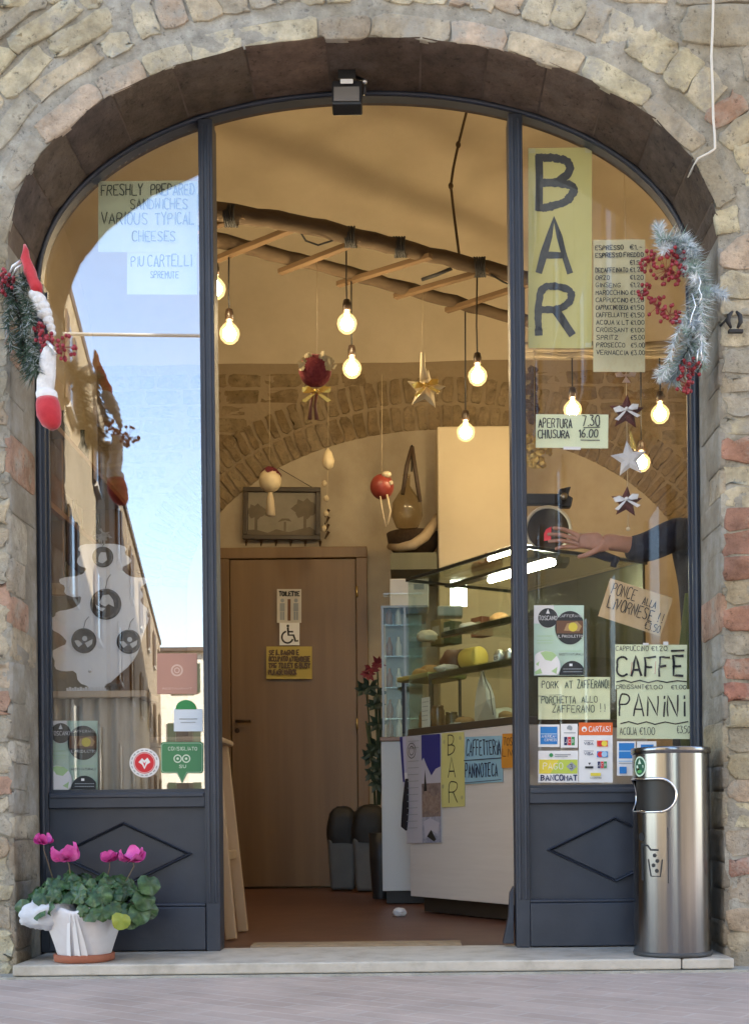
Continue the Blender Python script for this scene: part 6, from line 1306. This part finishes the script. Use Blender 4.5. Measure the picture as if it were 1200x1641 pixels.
# ---- poinsettia beside the cabinet
t = thing('potted_poinsettia', 'red flowered plant with dark leaves and a dark pot left of the slim glass cabinet', 'plant', W(600, 1424, 7.2))
c0 = W(611, 1424, 7.3); c0.z = 0; hp = W(600, 1300, 7.3).z
mb = MB(); mb.lathe([(.05, .001), (.066, .22), (.07, hp*.75), (.06, hp*.75), (0, hp*.7)], c0, 20, caps=False); mb.build('pot', M_DARK, t)
mb = MB()
for i in range(11):
    dx = R.uniform(-22, 10); p = W(606+dx*.3, 1290, 7.3); e = W(604+dx, 1075+R.uniform(-10, 90), 7.3); mb.tube([p, p.lerp(e, .5)+V(.01, 0, 0), e], .005, 5)
mb.build('stem', pm('green stem', (.05, .07, .03)), t)
def bract(mb, c, n_, L_, mat=0):
    for k in range(n_):
        a = 2*math.pi*k/n_+R.uniform(-.3, .3); d = V(math.cos(a), -.35, math.sin(a)*.7+R.uniform(-.3, .2)).normalized(); sd = d.cross(V(0, -1, .3)).normalized()*L_*.24; e = c+d*L_*R.uniform(.7, 1.1)
        mb.add([c, c.lerp(e, .45)+sd, e, c.lerp(e, .45)-sd, c.lerp(e, .45)+V(0, -.008, .004)], [(0, 1, 4), (1, 2, 4), (2, 3, 4), (3, 0, 4)], mat, True)
mb = MB()
for x, y in ((596, 1072), (606, 1064), (590, 1080)): bract(mb, W(x, y, 7.25), 8, .055)
mb.build('red_bracts', pm('red bract', (.15, .010, .016), (.21, .02, .028), rough=.6, ns=20), t, fix=False)
mb = MB()
for x, y in ((592, 1100), (582, 1106), (604, 1112), (600, 1130), (606, 1160), (603, 1195), (598, 1205), (606, 1230), (592, 1215), (604, 1255), (598, 1240)): bract(mb, W(x, y, 7.27), 6, .07)
mb.build('leaves', pm('poinsettia leaf', (.018, .032, .018), (.03, .055, .028), rough=.5, ns=20), t, fix=False)

# ---- crumpled tissue, door mat
c = W(640, 1449, 6.0); c.z = 0; lump('tissue', 'crumpled white tissue on the floor before the counter', 'tissue', c, .032, .024, .022, pm('white tissue', (.72, .71, .7), rough=.8), .45, 3.5)
mb = MB(); mb.box(W(405, 1505, 4.66).x, W(738, 1505, 4.66).x, .10, .22, -.003, .006); tag(mb.build('floor_bar', pm('worn brass strip', (.25, .18, .11), (.34, .26, .17), rough=.6, ns=14)), 'worn flat strip let into the floor just inside the doorway', 'threshold strip')

# ---- dial scale on the counter
t = thing('dial_scale', 'old dial scale with white rimmed dial and dark beam on the glass case', 'scale', on(1.0, .4, ZC3)); sz = 6.05
zc_ = ZC3-.002; base = W(876, 905, sz); base.z = zc_
mb = MB(); mb.box(base.x-.10, base.x+.10, base.y-.07, base.y+.07, zc_, zc_+.03); mb.box(base.x-.06, base.x+.06, base.y-.04, base.y+.04, zc_+.0305, zc_+.2); mb.build('stand', M_DIM, t, bevel=.006)
dc = W(877, 850, sz-.06); mb = MB(); mb.lathe([(.108, .0), (.110, .02), (.10, .022), (.098, .014), (0, .013)], dc, 40, axis=V(0, -1, 0), caps=False); mb.build('dial_face', pm('dark dial', (.045, .032, .022), rough=.3), t)
mb = MB(); mb.tube([dc+V(.106*math.cos(i*.1571), -.022, .106*math.sin(i*.1571)) for i in range(41)], .008, 8); mb.build('dial_rim', pm('cream enamel', (.62, .58, .50), rough=.3), t)
mb = MB(); mb.prism([dc+V(-.02, -.026, -.02), dc+V(-.01, -.026, .0), dc+V(.015, -.026, .012), dc+V(.012, -.026, -.05), dc+V(-.02, -.026, -.055)], V(0, .003, 0)); mb.build('red_mark', pm('bright red mark', (.75, .04, .08)), t)
mb = MB(); p, q = W(835, 801, sz), W(898, 801, sz); mb.bar(p, q, .05, .05); mb.prism([W(896, 783, sz), W(915, 779, sz), W(910, 793, sz), W(918, 797, sz), W(915, 812, sz), W(896, 812, sz)], V(0, .05, 0)); mb.build('beam', M_DIM, t, bevel=.006)
mb = MB(); mb.lathe([(.016, 0), (.017, .012), (.0, .014)], W(903, 796, sz-.02), 16, axis=V(0, -1, 0)); mb.build('knob', M_STEEL, t)
mb = MB(); mb.tube([V(base.x, base.y+.01, zc_+.19), V(base.x, base.y+.01, p.z)], .018, 10); mb.build('column', M_DIM, t)

# ---- shelf with bottles along the left wall
t = thing('wall_shelf', 'long wooden bottle shelf along the left wall seen through the left pane', 'shelf', V(XL+.16, 2.2, 1.7)); M_SW = wood_mat('brown shelf wood', (.13, .07, .03), (.19, .11, .055), 5, (1, .1, 1))
for z in (1.62, 2.05, 2.48): mb = MB(); mb.box(XL+.002, XL+.30, .6, 3.7, z, z+.03); mb.build('board', M_SW, t)
for y in (.6, 2.15, 3.67): mb = MB(); mb.box(XL+.002, XL+.30, y, y+.028, 1.30, 1.619); mb.box(XL+.002, XL+.28, y, y+.028, 1.651, 2.049); mb.box(XL+.002, XL+.28, y, y+.028, 2.081, 2.479); mb.build('bracket', M_SW, t)
btl = MB(); btl.lathe([(.034, 0), (.037, .01), (.037, .17), (.014, .225), (.013, .285), (.016, .29)], V(0, 0, 0), 14); bm_ = None
for i in range(26):
    row = i % 3; y = .72+(i//3)*.33+R.uniform(-.05, .05); z = (1.651, 2.081, 2.511)[row]
    if bm_ is None: o = btl.build('wine_bottle', pm('dark bottle glass', (.02, .022, .012), rough=.08, coat=.5)); bm_ = o
    else: o = bm_.copy(); COL.objects.link(o)
    o.location = (XL+.14+R.uniform(-.04, .06), y, z); tag(o, 'dark wine bottle standing on the long shelf behind the left pane', 'bottle', 'wine bottles on the left wall shelf')
t = thing('leaning_board', 'grey board in a pale wooden frame standing behind the white tree cut-out', 'board', W(95, 1030, 5.2))
mb = MB()
p = [W(72, 945, 5.2), W(150, 945, 5.2), W(150, 1260, 5.2), W(72, 1260, 5.2)]
for a, b in zip(p, p[1:]+p[:1]): mb.bar(a, b, .05, .03, V(0, 1, 0))
mb.build('frame', wood_mat('pale frame wood', (.33, .24, .14), (.42, .31, .19), 6), t)
mb = MB(); mb.prism([q+V(0, .012, 0) for q in p], V(0, .006, 0)); mb.build('panel', pm('grey board', (.20, .19, .15), (.26, .24, .19), ns=4), t)
mb = MB(); mb.box(W(60, 0, 5.2).x, W(160, 0, 5.2).x, .66, .78, 0, p[2].z-.02); mb.build('stand', pm('grey board', (.2, .19, .15)), t)

# ---- the person reaching over the counter
PZ_ = 4.86
def skin(name, V_, E_, Rr, mat, parent, sub=2):
    me = bpy.data.meshes.new(name); me.from_pydata([tuple(v) for v in V_], E_, []); o = bpy.data.objects.new(name, me); COL.objects.link(o); o.parent = parent; o.matrix_parent_inverse = Matrix.Translation(-parent.location)
    me.materials.append(mat); md = o.modifiers.new('skin', 'SKIN'); md.use_smooth_shade = True
    for i, r in enumerate(Rr): d = me.skin_vertices[0].data[i]; d.radius = (r, r) if not isinstance(r, tuple) else r; d.use_root = (i == 0)
    ss = o.modifiers.new('subsurf', 'SUBSURF'); ss.levels = sub; ss.render_levels = sub
    return o
px0 = C(1.24, PZ_+.12, 0); t = thing('person', 'person in a dark blue sleeve stretching one bare hand out behind the right pane', 'person', px0)
X = px0.x; Y = px0.y; sh_r = W(1128, 836, PZ_+.02); el = W(1040, 878, PZ_-.02); wr = W(975, 868, PZ_-.06); pa = W(938, 866, PZ_-.08)
zsh = sh_r.z-.03
M_SKIN = pm('skin', (.42, .20, .12), (.50, .25, .16), rough=.5, ns=30, sss=.1)
vb = [V(X, Y, .98), V(X, Y, 1.18), V(X, Y, 1.40), V(X, Y-.0, zsh+.03), V(X, Y, zsh+.10), V(X, Y-.01, zsh+.20), V(X, Y-.01, zsh+.29),
      V(X-.13, Y, zsh+.0), el, wr, pa, V(X+.17, Y, zsh), V(X+.22, Y+.02, 1.25), V(X+.20, Y-.06, 1.0), V(X+.19, Y-.08, .92),
      V(X-.10, Y, .90), V(X-.11, Y-.02, .50), V(X-.11, Y, .09), V(X-.115, Y-.12, .04), V(X+.10, Y, .90), V(X+.11, Y-.02, .50), V(X+.11, Y, .09), V(X+.115, Y-.12, .04)]
eb = [(0, 1), (1, 2), (2, 3), (3, 4), (4, 5), (5, 6), (3, 7), (7, 8), (8, 9), (9, 10), (3, 11), (11, 12), (12, 13), (13, 14), (0, 15), (15, 16), (16, 17), (17, 18), (0, 19), (19, 20), (20, 21), (21, 22)]
rb = [.13, .12, .13, .10, .052, .085, .075, .055, .040, (.024, .03), (.018, .040), .055, .042, .03, .03, .085, .06, .04, .035, .085, .06, .04, .035]
tips = [((922, 856), (902, 848), (884, 846)), ((920, 863), (898, 857), (876, 856)), ((920, 870), (898, 866), (877, 868)), ((922, 877), (904, 876), (888, 880))]
for k, fgr in enumerate(tips):
    prev = 10
    for j, (x, y) in enumerate(fgr):
        vb.append(W(x, y, PZ_-.085+.008*k-.004*j)); rb.append((.0092, .0080, .0068)[j]); eb.append((prev, len(vb)-1)); prev = len(vb)-1
prev = 9
for j, (x, y) in enumerate(((955, 882), (938, 890), (924, 893))): vb.append(W(x, y, PZ_-.10)); rb.append((.012, .010, .008)[j]); eb.append((prev, len(vb)-1)); prev = len(vb)-1
skin('body', vb, eb, rb, M_SKIN, t)
M_SLV = pm('dark navy knit', (.012, .014, .026), (.02, .022, .036), rough=.9, ns=60, bump=.4, bs=160)
skin('sweater', [V(X, Y, .95), V(X, Y, 1.15), V(X, Y, 1.38), V(X, Y, zsh), V(X, Y, zsh+.05), V(X-.13, Y, zsh+.0), W(1085, 852, PZ_), el, W(1012, 879, PZ_-.035), W(1004, 878, PZ_-.04), V(X+.17, Y, zsh), V(X+.225, Y+.02, 1.25), V(X+.20, Y-.05, 1.04)],
     [(0, 1), (1, 2), (2, 3), (3, 4), (3, 5), (5, 6), (6, 7), (7, 8), (8, 9), (3, 10), (10, 11), (11, 12)], [.17, .155, .165, .12, .07, .078, .068, .066, .052, .046, .075, .06, .045], M_SLV, t)
mb = MB(); mb.tube([W(948, 884, PZ_-.05), W(970, 892, PZ_-.05), W(990, 898, PZ_-.04)], [.016, .018, .014], 10); mb.tube([W(985, 892, PZ_-.05), W(982, 908, PZ_-.05)], .012, 8); mb.build('cuff_flap', M_SLV, t)
skin('trousers', [V(X, Y, .98), V(X-.10, Y, .88), V(X-.11, Y-.02, .5), V(X-.11, Y, .10), V(X+.10, Y, .88), V(X+.11, Y-.02, .5), V(X+.11, Y, .10)], [(0, 1), (1, 2), (2, 3), (0, 4), (4, 5), (5, 6)], [.16, .10, .078, .062, .10, .078, .062], pm('dark trousers', (.02, .02, .025), rough=.9), t)
for s_ in (-1, 1): mb = MB(); mb.ell(V(X+s_*.113, Y-.06, .045), .048, .125, .05, 14, 8); mb.build('shoe', M_DARK, t)
mb = MB(); hz = zsh+.245; n_, m_ = 24, 12; vs_ = []
for i in range(m_+1):
    for q in range(n_): th, a = math.pi*.62*i/m_, 2*math.pi*q/n_; d = V(math.sin(th)*math.cos(a), math.sin(th)*math.sin(a), math.cos(th)); f = 1 if d.y > -.35 or d.z > .55 else .80; vs_.append(V(X, Y+.012, hz)+V(d.x*.104*f, d.y*.118*f, d.z*.118*f+.02))
mb.add(vs_, [(i*n_+q, (i+1)*n_+q, (i+1)*n_+(q+1) % n_, i*n_+(q+1) % n_) for i in range(m_) for q in range(n_)], 0, True); mb.build('hair', pm('brown hair', (.04, .022, .012), rough=.6, bump=.5, bs=90), t)
mb = MB(); a_ = [V(X-.155, Y-.10, 1.32), V(X+.12, Y-.19, 1.32), V(X+.16, Y-.19, .95), V(X+.17, Y-.18, .55), V(X-.17, Y-.16, .55), V(X-.20, Y-.10, .95)]; mb.prism(a_, V(0, -.012, 0)); mb.build('apron', pm('olive green apron', (.09, .12, .03), (.12, .15, .045), rough=.9), t)
mb = MB()
for q in (-1, 1): mb.ell(V(X+q*.032, Y-.088, zsh+.235), .010, .008, .007, 10, 8)
mb.build('eyes', M_WHITE, t)
mb = MB(); mb.ell(V(X, Y-.105, zsh+.205), .013, .020, .024, 12, 8); mb.build('nose', M_SKIN, t)
mb = MB(); mb.ell(V(X, Y-.092, zsh+.165), .024, .008, .006, 12, 6); mb.build('mouth', pm('lips', (.35, .10, .08)), t)
for q in (-1, 1): mb = MB(); mb.ell(V(X+q*.092, Y-.0, zsh+.215), .010, .022, .032, 12, 8); mb.build('ear', M_SKIN, t)
